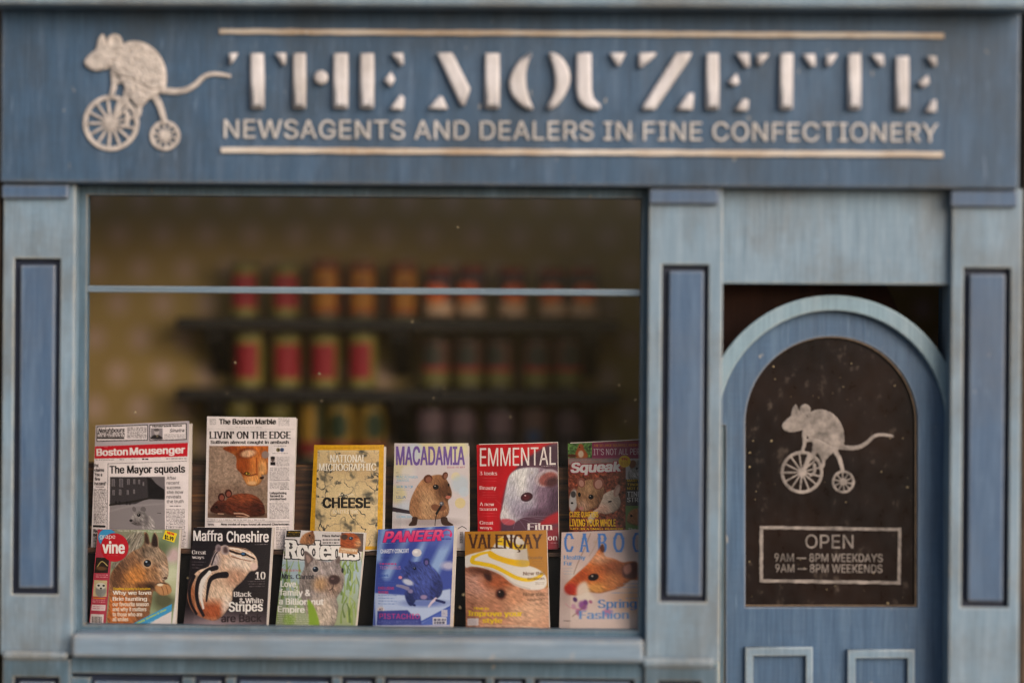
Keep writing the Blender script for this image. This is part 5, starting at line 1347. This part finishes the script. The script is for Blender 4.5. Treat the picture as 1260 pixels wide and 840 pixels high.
def L_red(a, t):
    return '#b02c3a' if .13 < t < .87 and abs(a) < 1.0 + .12 * math.sin(t * 3.1) else '#a89a4c'
def L_orange(a, t):
    if t < .1 or t > .9: return '#9a3a22'
    if abs(a + .9) < .25 or (abs(a - .1) < .3 and .55 < t < .66): return '#7c2a1c'
    return '#cc8430' if abs(a) < 1.1 else '#9c4a24'
def L_jar(a, t):
    if t > .84: return '#3a3448'
    if (a / .85) ** 2 + ((t - .58) / .34) ** 2 < 1: return '#cc5428' if t > .42 else '#d08a58'
    return '#bc9a80' if t < .36 else '#5a3430'
def L_dark(a, t):
    if .34 < t < .42: return '#a02830'
    if t <= .34: return '#6e683c'
    return '#3a3a34' if (a / .7) ** 2 + ((t - .68) / .26) ** 2 < 1 else '#5c4238'
def L_mixed(a, t):
    if t < .26: return '#a83030'
    if ((a - .1) / .75) ** 2 + ((t - .62) / .3) ** 2 < 1: return '#35492c'
    return '#b8923c'
def L_yellow(a, t):
    if t < .26: return '#a83030'
    return '#c89838' if abs(a) < .55 else '#3f4a2a'
def L_green(a, t):
    return '#8a7c34' if t > .8 else ('#4c5a30' if abs(a) < .8 else '#6a642e')
def L_mauve(a, t):
    if .36 < t < .5: return '#453c42'
    return '#8c7076' if t > .5 else '#80706a'
def L_blue(a, t):
    if .3 < t < .56 and -.1 < a < .9: return '#4c6490'
    return '#8c6c64' if t > .6 else '#7c6860'

KIND = {   # radius, height, label painter, lid material, body material, words, category
    'red': (.0195, .078, L_red, 'tinmetal', 'tinmetal', 'tall tin with a red label and olive ends', 'tin'),
    'orange': (.0205, .080, L_orange, 'redlid', 'tinmetal', 'amber orange tin with rust red rims', 'tin'),
    'jar': (.0205, .074, L_jar, 'redlid', 'darkglassjar', 'jar with a red lid and an orange label', 'jar'),
    'dark': (.0200, .076, L_dark, 'darkglassjar', 'darkglassjar', 'dark tin with a thin red band', 'tin'),
    'mixed': (.0205, .080, L_mixed, 'tinmetal', 'tinmetal', 'yellow tin with a dark green disc and red foot', 'tin'),
    'yellow': (.0195, .080, L_yellow, 'tinmetal', 'tinmetal', 'bright yellow tin with green sides and red foot', 'tin'),
    'green': (.0195, .080, L_green, 'tinmetal', 'tinmetal', 'olive green tin', 'tin'),
    'mauve': (.0200, .078, L_mauve, 'darkglassjar', 'darkglassjar', 'dusty mauve tin with a dark middle band', 'tin'),
    'blue': (.0200, .078, L_blue, 'darkglassjar', 'darkglassjar', 'mauve tin with a blue patch', 'tin'),
}
MESH = {}
def tin_meshes(k):
    if k not in MESH:
        r, h, f, lm, bmname, _, cat = KIND[k]
        nm = 'can_body' if cat == 'tin' else 'glass_body'
        body = lathe(nm, [(r * .93, 0), (r, .002), (r, .004), (r * .985, .005), (r * .985, h - .008), (r, h - .007), (r, h - .005)] if cat == 'tin' else [(r * .9, 0), (r, .004), (r, h * .80), (r * .86, h * .88), (r * .82, h - .009)], M[bmname])
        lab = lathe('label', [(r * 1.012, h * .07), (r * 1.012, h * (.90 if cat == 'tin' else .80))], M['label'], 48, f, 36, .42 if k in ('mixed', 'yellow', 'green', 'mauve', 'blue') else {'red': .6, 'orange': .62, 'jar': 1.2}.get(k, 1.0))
        lid = lathe('lid', [(r * 1.0, h - .0048), (r * 1.0, h - .0006), (r * .95, h), (r * .9, h - .001)] if cat == 'tin' else [(r * .93, h - .012), (r * .95, h - .011), (r * .95, h - .001), (r * .9, h)], M[lm])
        MESH[k] = (body, lab, lid)
    return MESH[k]
def tin(k, px, zb, label, group, Y=0.352):
    r, h, f, lm, bmn, w, cat = KIND[k]
    x = W(px, 440, Y).x
    T = thing(cat, label, cat, (x, Y, zb + .0003), group)
    T.rotation_euler.z = random.uniform(-.4, .4)
    T.location.x += random.uniform(-.003, .003); T.location.y += random.uniform(-.006, .006)
    T.scale.z = random.uniform(.97, 1.03)
    for me in tin_meshes(k):
        o = bpy.data.objects.new(me.name.split('.')[0], me); COL.objects.link(o); o.parent = T
GR = 'tins and jars on the wall shelves'
ORD = ['leftmost', 'second', 'third', 'fourth', 'fifth']
def row(k, xs, zb, where, n0=0, total=None):
    total = total or len(xs)
    for i, px in enumerate(xs):
        pos = '' if total == 1 else ('rightmost ' if i + n0 == total - 1 else ORD[i + n0] + ' ')
        tin(k, px, zb, pos + KIND[k][5] + ' on the ' + where, GR)
row('red', [298, 350], Z1, 'top shelf'); row('orange', [398.5, 446, 492.5], Z1, 'top shelf'); row('jar', [537, 580, 627, 678, 718], Z1, 'top shelf')
row('red', [309, 353, 397, 446], Z2, 'middle shelf'); row('dark', [536, 574, 616, 657, 697], Z2, 'middle shelf')
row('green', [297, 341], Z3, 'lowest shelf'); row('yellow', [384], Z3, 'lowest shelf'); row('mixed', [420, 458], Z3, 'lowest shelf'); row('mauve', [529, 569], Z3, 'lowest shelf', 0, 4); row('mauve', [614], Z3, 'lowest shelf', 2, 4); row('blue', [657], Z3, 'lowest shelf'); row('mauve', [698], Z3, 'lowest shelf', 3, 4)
